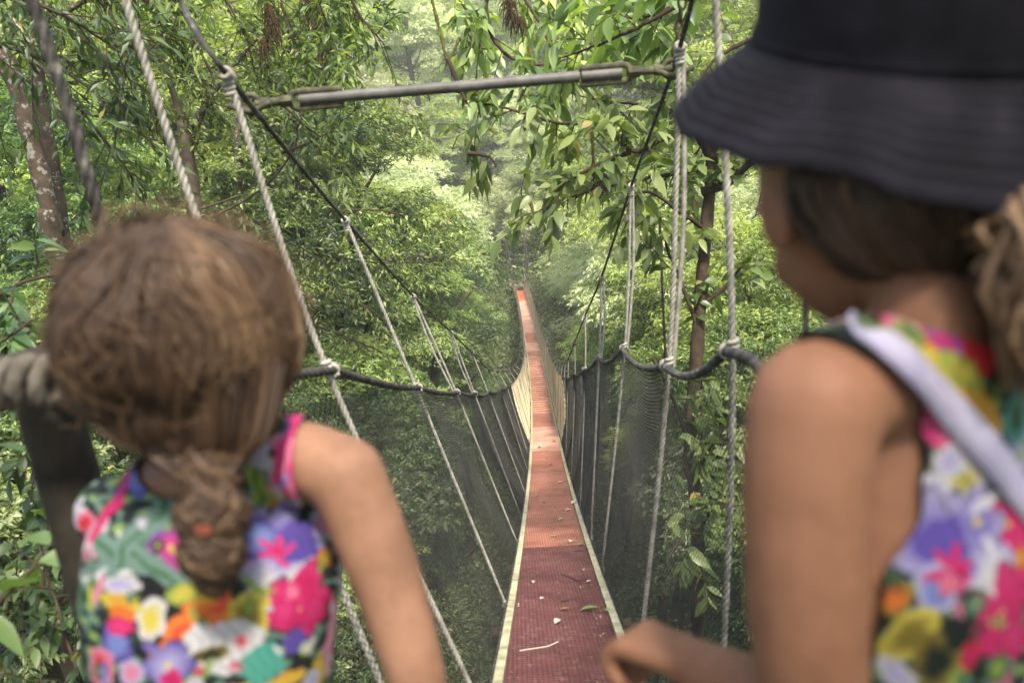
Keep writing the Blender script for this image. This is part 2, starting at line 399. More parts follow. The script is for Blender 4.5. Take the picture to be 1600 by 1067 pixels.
for s in (-1, 1):
    rl, cb = rail[s], cable[s]
    # handrail goes on towards the viewer
    pre = [P(350, 600, 1.55), P(180, 640, 1.2), P(60, 600, .92), P(-120, 560, .80)] if s < 0 else [P(1172, 560, 1.65), P(1260, 640, 1.15), P(1420, 700, .9), P(1700, 720, .85)]
    pts = pre[::-1] + rl
    sg = [0.0] * (len(pre) - 1) + [0.0] + [(.05 if s > 0 else .015) if i < 3 else .03 for i in range(len(rl) - 1)]
    path = sag_rope([np.asarray(p) for p in pts], sg + [0], .006)
    k = int(np.argmax(path[:, 1] > 9)); RAILP[s] = path
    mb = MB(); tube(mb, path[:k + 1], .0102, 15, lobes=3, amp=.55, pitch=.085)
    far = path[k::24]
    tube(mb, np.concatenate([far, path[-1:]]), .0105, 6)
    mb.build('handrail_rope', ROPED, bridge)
    # main cable
    top = [P(280, 0, 2.15), P(180, -160, 1.6)] if s < 0 else [P(1080, -400, 1.2)]
    if s < 0: cp = [np.asarray(p) for p in top[::-1]] + cb
    else: cp = cb
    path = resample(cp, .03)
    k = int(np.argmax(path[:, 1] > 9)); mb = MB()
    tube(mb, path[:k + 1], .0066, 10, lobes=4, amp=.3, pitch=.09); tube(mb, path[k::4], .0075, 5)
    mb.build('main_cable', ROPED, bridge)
    # hangers
    for i, (r, c) in enumerate(zip(rl, cb)):
        y = r[1]; bot = deckpt(y, s * .275, -.03)
        if s < 0 and i == 0: bot = PY(748, 1100, y)
        if s > 0 and i == 0: bot = PY(1127, 1120, y)
        near = y < 7
        rr = .0068 if y < 3.5 else .0062
        tops = c; mid = r + np.array([s * .012, -.012, 0])
        if c[2] - r[2] < .09: continue
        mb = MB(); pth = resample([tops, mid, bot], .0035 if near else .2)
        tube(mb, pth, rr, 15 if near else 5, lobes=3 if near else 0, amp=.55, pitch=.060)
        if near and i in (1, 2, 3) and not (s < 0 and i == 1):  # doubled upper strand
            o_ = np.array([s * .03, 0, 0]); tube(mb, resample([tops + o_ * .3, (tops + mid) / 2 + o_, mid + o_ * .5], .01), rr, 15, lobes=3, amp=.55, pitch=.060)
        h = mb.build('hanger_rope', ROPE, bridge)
        mb = MB(); ax = norm(cb[i + 1] - c) if i + 1 < len(cb) else np.array([0, 1, 0])
        if near:
            wrap(mb, c, ax, .012, 3.4, .040, .0056); wrap(mb, c - [0, 0, .03], [0, 0, 1], .0095, 2.6, .030, .0056)
        else: wrap(mb, c, ax, .018, 2, .04, .010, 5)
        k_ = mb.build('knot', ROPE if near else ROPED, h)
        mb = MB()
        if near:
            wrap(mb, r + [s * .003, 0, .0], norm(np.array([s * .2, 1, .15])), .0150, 2, .018, .0058); wrap(mb, mid + [0, -.004, .02], [0, .1, 1], .010, 1.6, .022, .0060)
            mb.build('knot', ROPE, h)
        if near and y < 7:
            mb = MB(); wrap(mb, bot, [0, .2, 1], .010, 2.5, .03, .006); mb.build('knot', ROPE, h)

# nets: diagonal strands on the ruled surface between rail and tread edge
def net(s, y0, y1, cell, rad, m_, name, label):
    path = RAILP[s]; o_ = np.argsort(path[:, 1]); ys_, xs_, zs_ = path[o_, 1], path[o_, 0], path[o_, 2]
    def surf(u, v):            # u = y along, v = 0 bottom .. 1 rail
        x1, z1 = np.interp(u, ys_, xs_), np.interp(u, ys_, zs_) - .012
        x0 = dx(u) + s * .262; z0 = dz(u) - .03
        bl = np.sin(v * math.pi) * .05 * s + .012 * np.sin(u * 3.1 + v * 4)
        return np.stack([x0 + (x1 - x0) * v ** 1.0 + bl, u, z0 + (z1 - z0) * v], -1)
    run = 1.15; mb = MB(); K = 12
    for sg in (1, -1):
        starts = np.arange(y0 - run, y1 + run, cell)
        v = np.linspace(0, 1, K)
        U = starts[:, None] + sg * (v - .5) * run + .5 * run * 0
        U = U + .010 * np.sin(starts[:, None] * 5 + v * 7)
        ok = (U >= y0) & (U <= y1)
        Pp = surf(U, np.broadcast_to(v, U.shape))
        a = Pp[:, :-1][ok[:, :-1] & ok[:, 1:]]; b = Pp[:, 1:][ok[:, :-1] & ok[:, 1:]]
        t = norm(b - a); n1 = norm(np.cross(t, [1.0, 0, 0])); n2 = np.cross(t, n1)
        V = []
        for q in (a, b):
            for k in range(3):
                V.append(q + rad * (math.cos(k * 2.0944) * n1 + math.sin(k * 2.0944) * n2))
        V = np.stack(V, 1); n = len(a); base = np.arange(n)[:, None] * 6
        F = np.concatenate([base + np.array([[k, (k + 1) % 3, 3 + (k + 1) % 3, 3 + k]]) for k in range(3)])
        mb.add(V.reshape(-1, 3), F)
    o = mb.build(name, m_, bridge); o['label'] = label
YT = Ys(690)
for s in (-1, 1):
    net(s, 1.3, YT, .030, .00105, NETD, 'side_net', 'dark grey diamond netting')
    net(s, YT, YEND, .045, .0035, NETT, 'side_net', 'tan netting')  # far stretch of net coloured tan

# spreader bar between the cables
A_, B_ = PY(392, 163, 2.45), PY(1050, 108, 2.52)
ax = norm(B_ - A_); sd = norm(np.cross(ax, [0, 0, 1])); upb = np.cross(sd, ax)
L_ = np.linalg.norm(B_ - A_)
def onbar(f): return A_ + (B_ - A_) * f
mb = MB(); tube(mb, resample([onbar(.205), onbar(.775)], .1), .0165, 16)
bar = mb.build('spreader_bar', STEEL, bridge)
for f0, f1, e in ((.095, .215, -1), (.775, .895, 1)):
    mb = MB(); fo, fi = (f0, f1) if e < 0 else (f1, f0)
    # a flat loop round the pipe end: two side straps, closed by a rounded end and a nut
    half = .023
    pts = [onbar(fi) + upb * half, onbar(fi + (fo - fi) * .5) + upb * half, onbar(fi + (fo - fi) * .9) + upb * half, onbar(fo) + upb * half * .6,
           onbar(fo) - upb * half * .6, onbar(fi + (fo - fi) * .9) - upb * half, onbar(fi + (fo - fi) * .5) - upb * half, onbar(fi) - upb * half]
    tube(mb, resample(pts, .006), .0058, 10, flat=1.7)
    tb = mb.build('turnbuckle', MOSSY, bar)
    mb = MB(); cc = onbar(fo + .012 * e); tube(mb, resample([cc - ax * .018, cc + ax * .018], .01), .019, 6); mb.build('nut', MOSSY, tb, smooth=False)
    mb = MB(); tube(mb, resample([onbar(fi + (fo - fi) * .04), onbar(fi + (fo - fi) * .85)], .02), .0155, 14); mb.build('pipe_end', STEEL, bar)
for f0, f1 in ((.0, .09), (.90, 1.0)):
    mb = MB(); tube(mb, resample([onbar(f0 + .012), onbar(f1)], .004), .0118, 12, lobes=1, amp=.08, pitch=.006); mb.build('threaded_rod', MOSSY, bar)
for f, e in ((.0, -1), (1.0, 1)):
    mb = MB(); c = onbar(f)
    tube(mb, resample([c + ax * .03 * -e, c + ax * .055 * -e], .01), .016, 8)
    th = np.linspace(0, 2 * math.pi, 22); tube(mb, c + np.outer(np.cos(th) * .026, ax) + np.outer(np.sin(th) * .026, upb), .008, 8)
    tube(mb, resample([c - ax * .06 + sd * .02, c + sd * .025 - upb * .02, c + ax * .06 + sd * .02], .01), .009, 8)
    mb.build('shackle', MOSSY, bar)
    mb = MB()
    for k in range(5):
        q = c + np.array([e * .012 + .003 * k * e, -.008 * k, .045 + .034 * k]); u_ = [X0, np.array([0, 1.0, 0])][k % 2]
        th = np.linspace(0, 2 * math.pi, 16); tube(mb, q + np.outer(np.cos(th) * .011, u_) + np.outer(np.sin(th) * .021, [0, 0, 1]), .0045, 6)
    if e > 0: mb.build('chain', BARKD, bar)

# near hanging ropes that belong to the entrance of the bridge
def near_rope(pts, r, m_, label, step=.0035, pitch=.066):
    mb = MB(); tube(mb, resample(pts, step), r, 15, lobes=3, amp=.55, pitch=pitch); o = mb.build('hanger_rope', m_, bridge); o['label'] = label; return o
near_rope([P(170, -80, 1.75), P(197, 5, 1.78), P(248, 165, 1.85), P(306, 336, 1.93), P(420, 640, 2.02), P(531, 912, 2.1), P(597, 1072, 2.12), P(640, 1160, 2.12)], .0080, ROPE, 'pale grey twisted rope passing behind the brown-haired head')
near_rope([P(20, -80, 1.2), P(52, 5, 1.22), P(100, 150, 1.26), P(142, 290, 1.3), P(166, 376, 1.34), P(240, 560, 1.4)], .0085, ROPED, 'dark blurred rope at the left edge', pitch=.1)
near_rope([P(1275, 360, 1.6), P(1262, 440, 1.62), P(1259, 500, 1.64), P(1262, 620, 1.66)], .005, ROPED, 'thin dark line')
# thick lashed rope end on the post at the left edge
post = empty('entrance_post', tuple(P(125, 760, 1.0) * [1, 1, 0]), 'dark wooden entrance post behind the brown-haired child, wrapped with thick rope', 'post')
mb = MB(); q = P(112, 760, 1.0); tube(mb, resample([[q[0], q[1], -.4], [q[0], q[1], .72], [q[0] - .004, q[1], .885]], .05), .036, 14)
mb.build('post_shaft', WOOD, post)
mb = MB()
wq = P(14, 600, .86)
for k in range(5):
    c = wq + np.array([-.045 + k * .022, 0, .002 * (k % 2)]); th = np.linspace(0, 2 * math.pi, 22)
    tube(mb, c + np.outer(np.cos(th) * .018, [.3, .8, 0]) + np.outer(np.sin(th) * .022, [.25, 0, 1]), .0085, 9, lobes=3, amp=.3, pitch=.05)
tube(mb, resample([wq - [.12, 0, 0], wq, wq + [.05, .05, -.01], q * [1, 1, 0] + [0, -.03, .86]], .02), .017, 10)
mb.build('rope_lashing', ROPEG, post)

# entrance platform the children stand on
plat = empty('entrance_platform', (0, 0, 0), 'weathered boarded landing under the two children at the head of the footbridge', 'platform')
for k in range(11):
    mb = MB(); x = -.85 + k * .17; box(mb, (x, -.2, -.02), (.08, 0, 0), (0, 1.35, 0), (0, 0, .02)); mb.build('board', BOARD, plat, smooth=False)
for x in (-.8, .8):
    for y in (-1.3, 1.0):
        mb = MB(); box(mb, (x, y, -.5), (.05, 0, 0), (0, .05, 0), (0, 0, .458)); mb.build('leg', WOOD, plat, smooth=False)
# far landing
fp = deckpt(YEND + .1)
far = empty('far_landing', tuple(fp + [0, 0, -.4]), 'small timber landing with posts where the red deck reaches the far slope', 'platform')
mb = MB(); box(mb, fp + [0, .9, -.06], (.6, 0, 0), (0, .85, 0), (0, 0, .05)); mb.build('board', BOARD, far, smooth=False)
for s in (-1, 1):
    mb = MB(); tube(mb, resample([fp + [s * .5, .1, -.8], fp + [s * .5, .1, 1.3], fp + [s * .46, .1, 2.7]], .4), .05, 8); mb.build('post', BARK, far)

# ------------------------------------------------------------------ the two children
SKIN = bpy.data.materials.new('skin'); 
def skinmat(name, a, b_):
    M, t, b = mat(name, .62, .22); n = noise(t, 10, 9, .72)
    t.links.new(ramp(t, [(.38, a), (.62, b_)], n), b.inputs['Base Color']); bump(t, b, noise(t, 260, 3, .6), .12, .0006)
    b.inputs['Subsurface Weight'].default_value = .12; b.inputs['Subsurface Radius'].default_value = (.012, .005, .003); b.inputs['Subsurface Scale'].default_value = 1
    return M
bpy.data.materials.remove(SKIN)
SK1 = skinmat('skin_fair_tan', (.185, .096, .058), (.285, .150, .093)); SK2 = skinmat('skin_tan', (.165, .076, .041), (.245, .117, .068))
HAIR1, t, b = mat('hair_brown', .5, .28); a = N(t, 'ShaderNodeAttribute'); a.attribute_name = 'tint'
t.links.new(ramp(t, [(0, (.022, .011, .006)), (.5, (.055, .031, .017)), (1, (.18, .108, .058))], a.outputs['Fac']), b.inputs['Base Color'])
HAIR2, t, b = mat('hair_light_brown', .5, .28); a = N(t, 'ShaderNodeAttribute'); a.attribute_name = 'tint'
t.links.new(ramp(t, [(0, (.018, .010, .006)), (.5, (.07, .04, .022)), (.9, (.26, .16, .09))], a.outputs['Fac']), b.inputs['Base Color'])
HATM = mottled('hat_dark_cotton', [(.3, (.005, .0045, .006)), (.5, (.010, .009, .0125)), (.7, (.019, .017, .024))], 22, .92, .15, .6, .004)
PRINT, t, b = mat('printed_cotton', .75, .25); a = N(t, 'ShaderNodeAttribute'); a.attribute_name = 'print'; t.links.new(a.outputs['Color'], b.inputs['Base Color'])
STRAP = mottled('strap_lavender', [(.3, (.26, .24, .35)), (.7, (.38, .355, .44))], 30, .8, .2, .2, .002)
EYE = mottled('eye_dark', [(.3, (.02, .012, .008)), (.7, (.03, .018, .01))], 5, .2, .6, 0, .001)
EYEW = mottled('eye_white', [(.3, (.6, .58, .55)), (.7, (.7, .68, .65))], 5, .3, .5, 0, .001)
LIP = mottled('lips', [(.3, (.42, .13, .10)), (.7, (.48, .16, .13))], 20, .5, .4, 0, .001)

def remeshed(mb, voxel, iters):
    """one continuous skin over all the overlapping volumes"""
    V, (F3, F4), T = mb.arrays(); me = bpy.data.meshes.new('tmp')
    me.from_pydata(V.tolist(), [], F3.tolist() + F4.tolist()); me.update()
    o = bpy.data.objects.new('tmp', me); S.collection.objects.link(o)
    r = o.modifiers.new('r', 'REMESH'); r.mode = 'VOXEL'; r.voxel_size = voxel
    sm = o.modifiers.new('s', 'SMOOTH'); sm.factor = .5; sm.iterations = iters
    dg = bpy.context.evaluated_depsgraph_get(); ev = bpy.data.meshes.new_from_object(o.evaluated_get(dg))
    V = np.zeros(len(ev.vertices) * 3, np.float32); ev.vertices.foreach_get('co', V); V = V.reshape(-1, 3).astype(float)
    F = np.array([tuple(p.vertices) for p in ev.polygons if len(p.vertices) == 4])
    nr = np.zeros(len(ev.vertices) * 3, np.float32); ev.vertices.foreach_get('normal', nr); nr = nr.reshape(-1, 3).astype(float)
    bpy.data.objects.remove(o); bpy.data.meshes.remove(me); bpy.data.meshes.remove(ev)
    return V, F, nr
def limb(mb, pts, rad, n=14, flat=1.0):
    pts = np.asarray(pts, float); q = resample(pts, .008)
    s0 = np.concatenate([[0], np.cumsum(np.linalg.norm(np.diff(pts, axis=0), axis=1))]); s1 = np.concatenate([[0], np.cumsum(np.linalg.norm(np.diff(q, axis=0), axis=1))])
    rr = np.interp(s1 / s1[-1], s0 / s0[-1], rad); tube(mb, q, rr, n, flat=flat)
    ellipsoid(mb, q[0], [rr[0]] * 3, 12); ellipsoid(mb, q[-1], [rr[-1]] * 3, 12)
def stack(mb, secs, lat, n=28):
    """torso loft: (centre, half width, half depth) rows; lat = the left-right axis"""
    lat = norm(np.asarray(lat, float)); dep = np.cross([0, 0, 1.0], lat)
    c = resample([q[0] for q in secs], .012); f = np.linspace(0, 1, len(secs)); g = np.linspace(0, 1, len(c))
    w = np.interp(g, f, [q[1] for q in secs]); d = np.interp(g, f, [q[2] for q in secs])
    th = np.arange(n) / n * 6.28318
    V = c[:, None] + w[:, None, None] * np.sign(np.cos(th))[None, :, None] * np.abs(np.cos(th))[None, :, None] ** .85 * lat + d[:, None, None] * np.sin(th)[None, :, None] * dep
    i = np.arange(len(c) - 1)[:, None] * n; j = np.arange(n)[None]; j2 = (j + 1) % n
    mb.add(V.reshape(-1, 3), np.stack([i + j, i + j2, i + n + j2, i + n + j], -1).reshape(-1, 4))
    k = np.arange(n)
    mb.add(np.concatenate([V[0], c[:1]]), np.stack([np.full(n, n), (k + 1) % n, k], -1)); mb.add(np.concatenate([V[-1], c[-1:]]), np.stack([np.full(n, n), k, (k + 1) % n], -1))
def basis(f):
    """columns: right, forward, up of a head that faces f"""
    f = norm(np.asarray(f, float)); r = norm(np.cross(f, [0, 0, 1.0])); u = np.cross(r, f); return np.stack([r, f, u], -1)
def head(mb, c, B, k=1.0):
    c = np.asarray(c)
    def q(x, y, z): return c + B @ (np.array([x, y, z]) * k)
    ellipsoid(mb, q(0, -.008, .012), np.array([.073, .088, .086]) * k, 28, B)
    ellipsoid(mb, q(0, .028, -.040), np.array([.054, .050, .052]) * k, 24, B)
    ellipsoid(mb, q(0, .050, -.078), np.array([.020, .020, .016]) * k, 16, B)      # chin
    ellipsoid(mb, q(.028, .058, -.038), np.array([.022, .018, .022]) * k, 16, B); ellipsoid(mb, q(-.028, .058, -.038), np.array([.022, .018, .022]) * k, 16, B)
    limb(mb, [q(0, .074, -.005), q(0, .088, -.030)], [.006 * k, .011 * k]); ellipsoid(mb, q(0, .083, -.036), np.array([.014, .010, .009]) * k, 12, B)
    ellipsoid(mb, q(0, .072, .014), np.array([.045, .012, .010]) * k, 16, B)       # brow
    for s in (-1, 1):
        ellipsoid(mb, q(s * .074, .0, -.015), np.array([.008, .018, .027]) * k, 14, B)
def face(parent, c, B, k=1.0):
    c = np.asarray(c)
    for s in (-1, 1):
        mb = MB(); e = c + B @ (np.array([s * .029, .072, -.004]) * k); ellipsoid(mb, e, np.array([.012, .010, .0085]) * k, 16, B); ey = mb.build('eye', EYEW, parent)
        mb = MB(); ellipsoid(mb, e + B @ (np.array([0, .0062, 0]) * k), np.array([.0055, .0045, .0055]) * k, 12, B); mb.build('iris', EYE, ey)
    mb = MB(); m0 = c + B @ (np.array([0, .079, -.056]) * k)
    tube(mb, resample([m0 + B @ np.array([-.018, -.008, .002]) * k, m0, m0 + B @ np.array([.018, -.008, .002]) * k], .003), .0042 * k, 8); mb.build('mouth', LIP, parent)
def hand(mb, wrist, dirn, palmn, thumb, k=1.0, curl=1.0):
    """palm, four bent fingers of unequal length and a thumb from the side; dirn wrist->knuckles, palmn = out of the palm"""
    d = norm(np.asarray(dirn, float)); n = norm(palmn - d * (np.asarray(palmn) @ d)); s = np.cross(d, n) * thumb
    w = np.asarray(wrist); pl = .050 * k
    for j in range(4):
        off = (1.5 - j) * .0125 * k * s; limb(mb, [w + off * .5, w + d * pl + off], [.011 * k, .0095 * k], 10)
    for j, ln in enumerate((.042, .048, .045, .035)):
        b = w + d * pl + (1.5 - j) * .0135 * k * s; p = [b]; a = 0
        for sg, L in enumerate((.42, .32, .26)):
            a += curl * (.75, 1.15, .8)[sg]; p.append(p[-1] + (d * math.cos(a) + n * math.sin(a)) * ln * k * L * 1.15)
        limb(mb, p, [.0082 * k, .0076 * k, .007 * k, .0058 * k], 10)
    b = w + d * .014 * k + s * .017 * k
    limb(mb, [b, b + (d * .6 + s * .6 + n * .3) * .026 * k, b + (d * 1.0 + s * .35 + n * .8) * .046 * k], [.0105 * k, .0085 * k, .0068 * k], 10)
def shoe(parent, ankle, f, m_):
    mb = MB(); f = norm(np.asarray(f, float) * [1, 1, 0]); a = np.asarray(ankle) * [1, 1, 0]
    limb(mb, [a - f * .02 + [0, 0, .024], a + f * .05 + [0, 0, .026], a + f * .105 + [0, 0, .018]], [.026, .028, .018]); V, F, nr = remeshed(mb, .005, 6)
    V[:, 2] = np.maximum(V[:, 2], .001); mb = MB(); mb.add(V, F); mb.build('shoe', m_, parent)

def dress_from(V, F, nr, keep, off):
    """cloth over the part of the body the dress covers"""
    kf = keep[F].all(1); F = F[kf]; lb = np.arange(len(V))
    for _ in range(400):                              # the largest connected piece only
        mn = lb[F].min(1); nl = lb.copy()
        for q in range(4): np.minimum.at(nl, F[:, q], mn)
        nl = nl[nl]
        if (nl == lb).all(): break
        lb = nl
    ids, ct_ = np.unique(lb[F[:, 0]], return_counts=True); F = F[lb[F[:, 0]] == ids[ct_.argmax()]]; used = np.unique(F); mp = -np.ones(len(V), int); mp[used] = np.arange(len(used))
    V2 = V[used] + nr[used] * off; F = mp[F]
    # settle the cut edges
    e = np.concatenate([F[:, [i, (i + 1) % 4]] for i in range(4)]); es = np.sort(e, 1); u, ix, ct = np.unique(es, axis=0, return_inverse=True, return_counts=True)
    be = u[ct == 1]
    for _ in range(10):
        acc = np.zeros_like(V2); c = np.zeros(len(V2)); np.add.at(acc, be[:, 0], V2[be[:, 1]]); np.add.at(acc, be[:, 1], V2[be[:, 0]]); np.add.at(c, be.ravel(), 1)
        b = c > 0; V2[b] = .5 * V2[b] + .5 * acc[b] / c[b][:, None]
    return subdiv(V2, F, nr[used])
C_ = dict(pink=(.72, .04, .20), rose=(.75, .25, .38), magenta=(.60, .015, .13), red=(.72, .03, .035), violet=(.13, .085, .42), lav=(.50, .46, .72), blue=(.20, .26, .60), white=(.72, .69, .70),
          dark=(.012, .020, .016), green=(.05, .14, .05), lime=(.30, .42, .08), yellow=(.68, .56, .08), gold=(.72, .38, .04), orange=(.75, .18, .03), teal=(.10, .42, .33), sage=(.16, .26, .22), black=(.01, .01, .012), ochre=(.25, .19, .03))
def paint(V, nr, blobs, seed):
    r_ = np.random.default_rng(seed); col = np.tile(C_['dark'], (len(V), 1)).astype(float)
    k = (np.sin(V[:, 0] * 190 + np.sin(V[:, 2] * 90) * 3) * np.sin(V[:, 2] * 150 + V[:, 0] * 60) + .4 * np.sin(V[:, 2] * 420 + V[:, 1] * 200))
    col[k > .25] = C_['sage']; col[k > .6] = C_['green']; col[k > .85] = C_['lime']
    def blob(c, n, kind, rad, a, b, ang=0.0, asp=1.0):
        d = V - c; m = (np.linalg.norm(d, axis=1) < rad * max(1, asp) * 1.1) & (nr @ n > .1); d = d[m]
        e1 = norm(np.cross([0, 0, 1.0], n)); e2 = np.cross(n, e1); x, y = d @ e1, d @ e2
        ca, sa = math.cos(ang), math.sin(ang); x, y = x * ca + y * sa, -x * sa + y * ca
        k1, k2 = c[0] * 900, c[2] * 700
        x = x + rad * (.10 * np.sin(y / rad * 4.1 + k1) + .05 * np.sin(y / rad * 9 + k2)); y = y + rad * (.10 * np.sin(x / rad * 3.7 + k2) + .05 * np.sin(x / rad * 8 + k1))
        r, th = np.hypot(x, y), np.arctan2(y, x); cc = col[m]; vein = (.80 + .20 * np.sin(th * 17 + r / rad * 3 + k1))[:, None]
        if kind == 'flower':
            R_ = rad * (.50 + .50 * np.abs(np.cos(2.5 * th + k1)) ** .7); i = r < R_; f = np.clip(r / rad, 0, 1)[:, None]; ed = (r > R_ * .93) & (r < R_ * 1.05)
            cc[i] = (np.asarray(C_[b]) * (1 - f) ** 1.2 + np.asarray(C_[a]) * (1 - (1 - f) ** 1.2) * vein)[i]; cc[ed] = cc[ed] * .45; cc[r < rad * .12] = C_['yellow']
        elif kind == 'star':
            R_ = rad * (.25 + .75 * np.abs(np.cos(3 * th)) ** 2); cc[r < R_] = C_[a]; cc[r < rad * .25] = C_[b]
        elif kind == 'oval':
            q = (x / (rad * asp)) ** 2 + (y / rad) ** 2; f = np.clip((q - .15) * 1.8, 0, 1)[:, None]; cc[q < 1] = ((np.asarray(C_[a]) * f + np.asarray(C_[b]) * (1 - f)) * (.86 + .14 * np.sin(x / rad * 14 + y / rad * 5 + k2))[:, None])[q < 1]
        elif kind == 'leaf':
            q = np.abs(y) < rad * .35 * np.sqrt(np.clip(1 - (x / (rad * asp)) ** 2, 0, 1)); cc[q] = C_[a]; cc[q & (np.abs(y) < rad * .06)] = C_[b]
        col[m] = cc
    for _ in range(85):
        i = int(r_.integers(len(V))); kd = ['flower', 'flower', 'star', 'leaf', 'leaf'][int(r_.integers(5))]
        pa = [('lav', 'violet'), ('violet', 'pink'), ('rose', 'magenta'), ('white', 'lav'), ('pink', 'magenta'), ('yellow', 'orange'), ('white', 'magenta')][int(r_.integers(7))]
        if kd == 'leaf': pa = [('sage', 'lime'), ('lime', 'green'), ('green', 'sage'), ('gold', 'yellow')][int(r_.integers(4))]
        blob(V[i], nr[i], kd, r_.uniform(.014, .03), pa[0], pa[1], r_.uniform(0, 6), 1.2)
    for bl in blobs: blob(*bl)
    for _ in range(130):
        i = int(r_.integers(len(V))); kd = ['leaf', 'star', 'leaf', 'flower'][int(r_.integers(4))]
        pa = [('lime', 'green'), ('white', 'lav'), ('green', 'sage'), ('rose', 'pink'), ('dark', 'green'), ('violet', 'lav')][int(r_.integers(6))]
        blob(V[i], nr[i], kd, r_.uniform(.005, .011), pa[0], pa[1], r_.uniform(0, 6), 1.6)
    return col * .56
def segd(V, a, b):
    t = np.clip((V - a) @ (b - a) / ((b - a) @ (b - a)), 0, 1); return np.linalg.norm(V - a - t[:, None] * (b - a), axis=1)
def subdiv(V, F, nr):
    e = np.concatenate([F[:, [i, (i + 1) % 4]] for i in range(4)]); u, ix = np.unique(np.sort(e, 1), axis=0, return_inverse=True); ix = ix.ravel(); m_ = len(F); n0 = len(V)
    E = n0 + ix.reshape(4, m_).T; C = n0 + len(u) + np.arange(m_)
    V2 = np.concatenate([V, V[u].mean(1), V[F].mean(1)]); N2 = norm(np.concatenate([nr, nr[u].mean(1), nr[F].mean(1)]))
    return V2, np.concatenate([np.stack([F[:, k], E[:, k], C, E[:, (k + 3) % 4]], -1) for k in range(4)]), N2
def hits(V, F, items, Z0):
    """where the pattern's motifs sit on the cloth"""
    bv = BVHTree.FromPolygons(V.tolist(), F.tolist()); out = []
    for (px, py, kind, rp, a, b, *rest) in items:
        d = Vector(norm(P(px, py, 1) - cam)); h = bv.ray_cast(Vector(cam), d)
        if h[0] is None:
            h = bv.find_nearest(Vector(P(px, py, Z0)))
        n = np.array(h[1]); n = n if n @ np.array(d) < 0 else -n
        c = np.array(h[0]); out.append((c, n, kind, rp * ((c - cam) @ fwd) / FPX, a, b, *rest))
    return out

# --- left child -----------------------------------------------------------------
kid = empty('person', (-.29, .68, 0), 'child with wavy brown hair tied low, in a sleeveless tropical print dress, seen from behind', 'person')
Nk, Ch, Wa = P(305, 712, .765), P(322, 850, .775), P(336, 1020, .80)
hip = Wa + [0, .0, -.13]; lat = np.array([1, .06, 0]); mb = MB()
stack(mb, [(hip + [0, 0, -.07], .095, .075), (hip, .118, .085), (Wa, .104, .070), (Ch + [0, 0, -.03], .115, .074), (Ch + [0, .005, .03], .122, .070), (Nk + [0, 0, -.028], .105, .052), (Nk + [0, 0, -.004], .055, .036)], lat)
Hc = P(285, 512, .735); hB = basis((.12, 1, -.35)); limb(mb, [Nk + [0, 0, -.03], Nk + [0, .005, .02], Hc + [0, .0, -.05]], [.036, .032, .034])
head(mb, Hc, hB, 1.0)
shR, shL = P(540, 742, .745), P(178, 800, .84)
elR = P(655, 1075, .735); wrR = P(690, 1290, .86); elL = shL + np.array([.0, .13, -.12]); wrL = elL + np.array([.03, .13, .02])
limb(mb, [Nk + [.02, 0, -.035], P(450, 715, .76), shR], [.032, .036, .036]); limb(mb, [Nk + [-.02, 0, -.035], shL + [.03, 0, .0], shL], [.032, .034, .032])
limb(mb, [shR, P(603, 900, .74), elR, (elR + wrR) / 2, wrR], [.037, .033, .027, .026, .019])
limb(mb, [shL, (shL + elL) / 2, elL, (elL + wrL) / 2, wrL], [.033, .029, .025, .023, .018])
hand(mb, wrR, wrR - elR, [0, .2, -1], -1, 1.0, .8); hand(mb, wrL, wrL - elL, [0, 0, -1], 1, 1.0, 1.0)
for s in (-1, 1):
    h = hip + [s * .052, 0, -.05]; f = np.array([h[0] + s * .01, h[1] + .0, .06]); limb(mb, [h, (h + f) / 2 + [0, .012, 0], (h + f) / 2 + [0, .0, -.1], f], [.060, .044, .040, .026]); 
    limb(mb, [f, f + [0, .03, -.03], f + [0, .10, -.045]], [.026, .024, .012])
V, F, nr = remeshed(mb, .0042, 8); mb = MB(); mb.add(V, F); body = mb.build('body', SK1, kid)
print('body1', len(V))
face(kid, Hc, hB)
dsh = np.minimum(np.linalg.norm(V - (shR + [.012, 0, -.01]), axis=1), 9)
# what the dress covers: the trunk between the arms
u = (V - Ch) @ norm(lat); z = V[:, 2]
uR = (shR - Ch) @ norm(lat); uL = (shL - Ch) @ norm(lat)
zsh = shR[2]
holeR = np.interp(z, [zsh - .10, zsh - .075, zsh - .03, zsh + .02, zsh + .06], [.30, uR - .010, uR - .036, uR - .040, uR - .034]); zl = z - (shR[2] - shL[2]) * -1
holeL = -np.interp(z, [shL[2] - .09, shL[2] - .06, shL[2] - .02, shL[2] + .04], [.30, -uL + .02, -uL + .0, -uL - .02])
onarmR = (np.linalg.norm(np.cross(V - shR, norm(elR - shR)), axis=1) < .043) & ((V - shR) @ norm(elR - shR) > .03); onarmL = ((V - shL) @ norm(elL - shL) > .035) & (V[:, 1] > shL[1] + .015) & (u < -.03)
neck = np.linalg.norm((V - (Nk + [0, 0, .01])) * [1, 1, .9], axis=1) > .050
keep = (z < Nk[2] + .03) & (z > hip[2] - .09) & (u < holeR) & ~onarmR & ~onarmL & neck & (np.abs(V[:, 1] - Ch[1]) < .13)
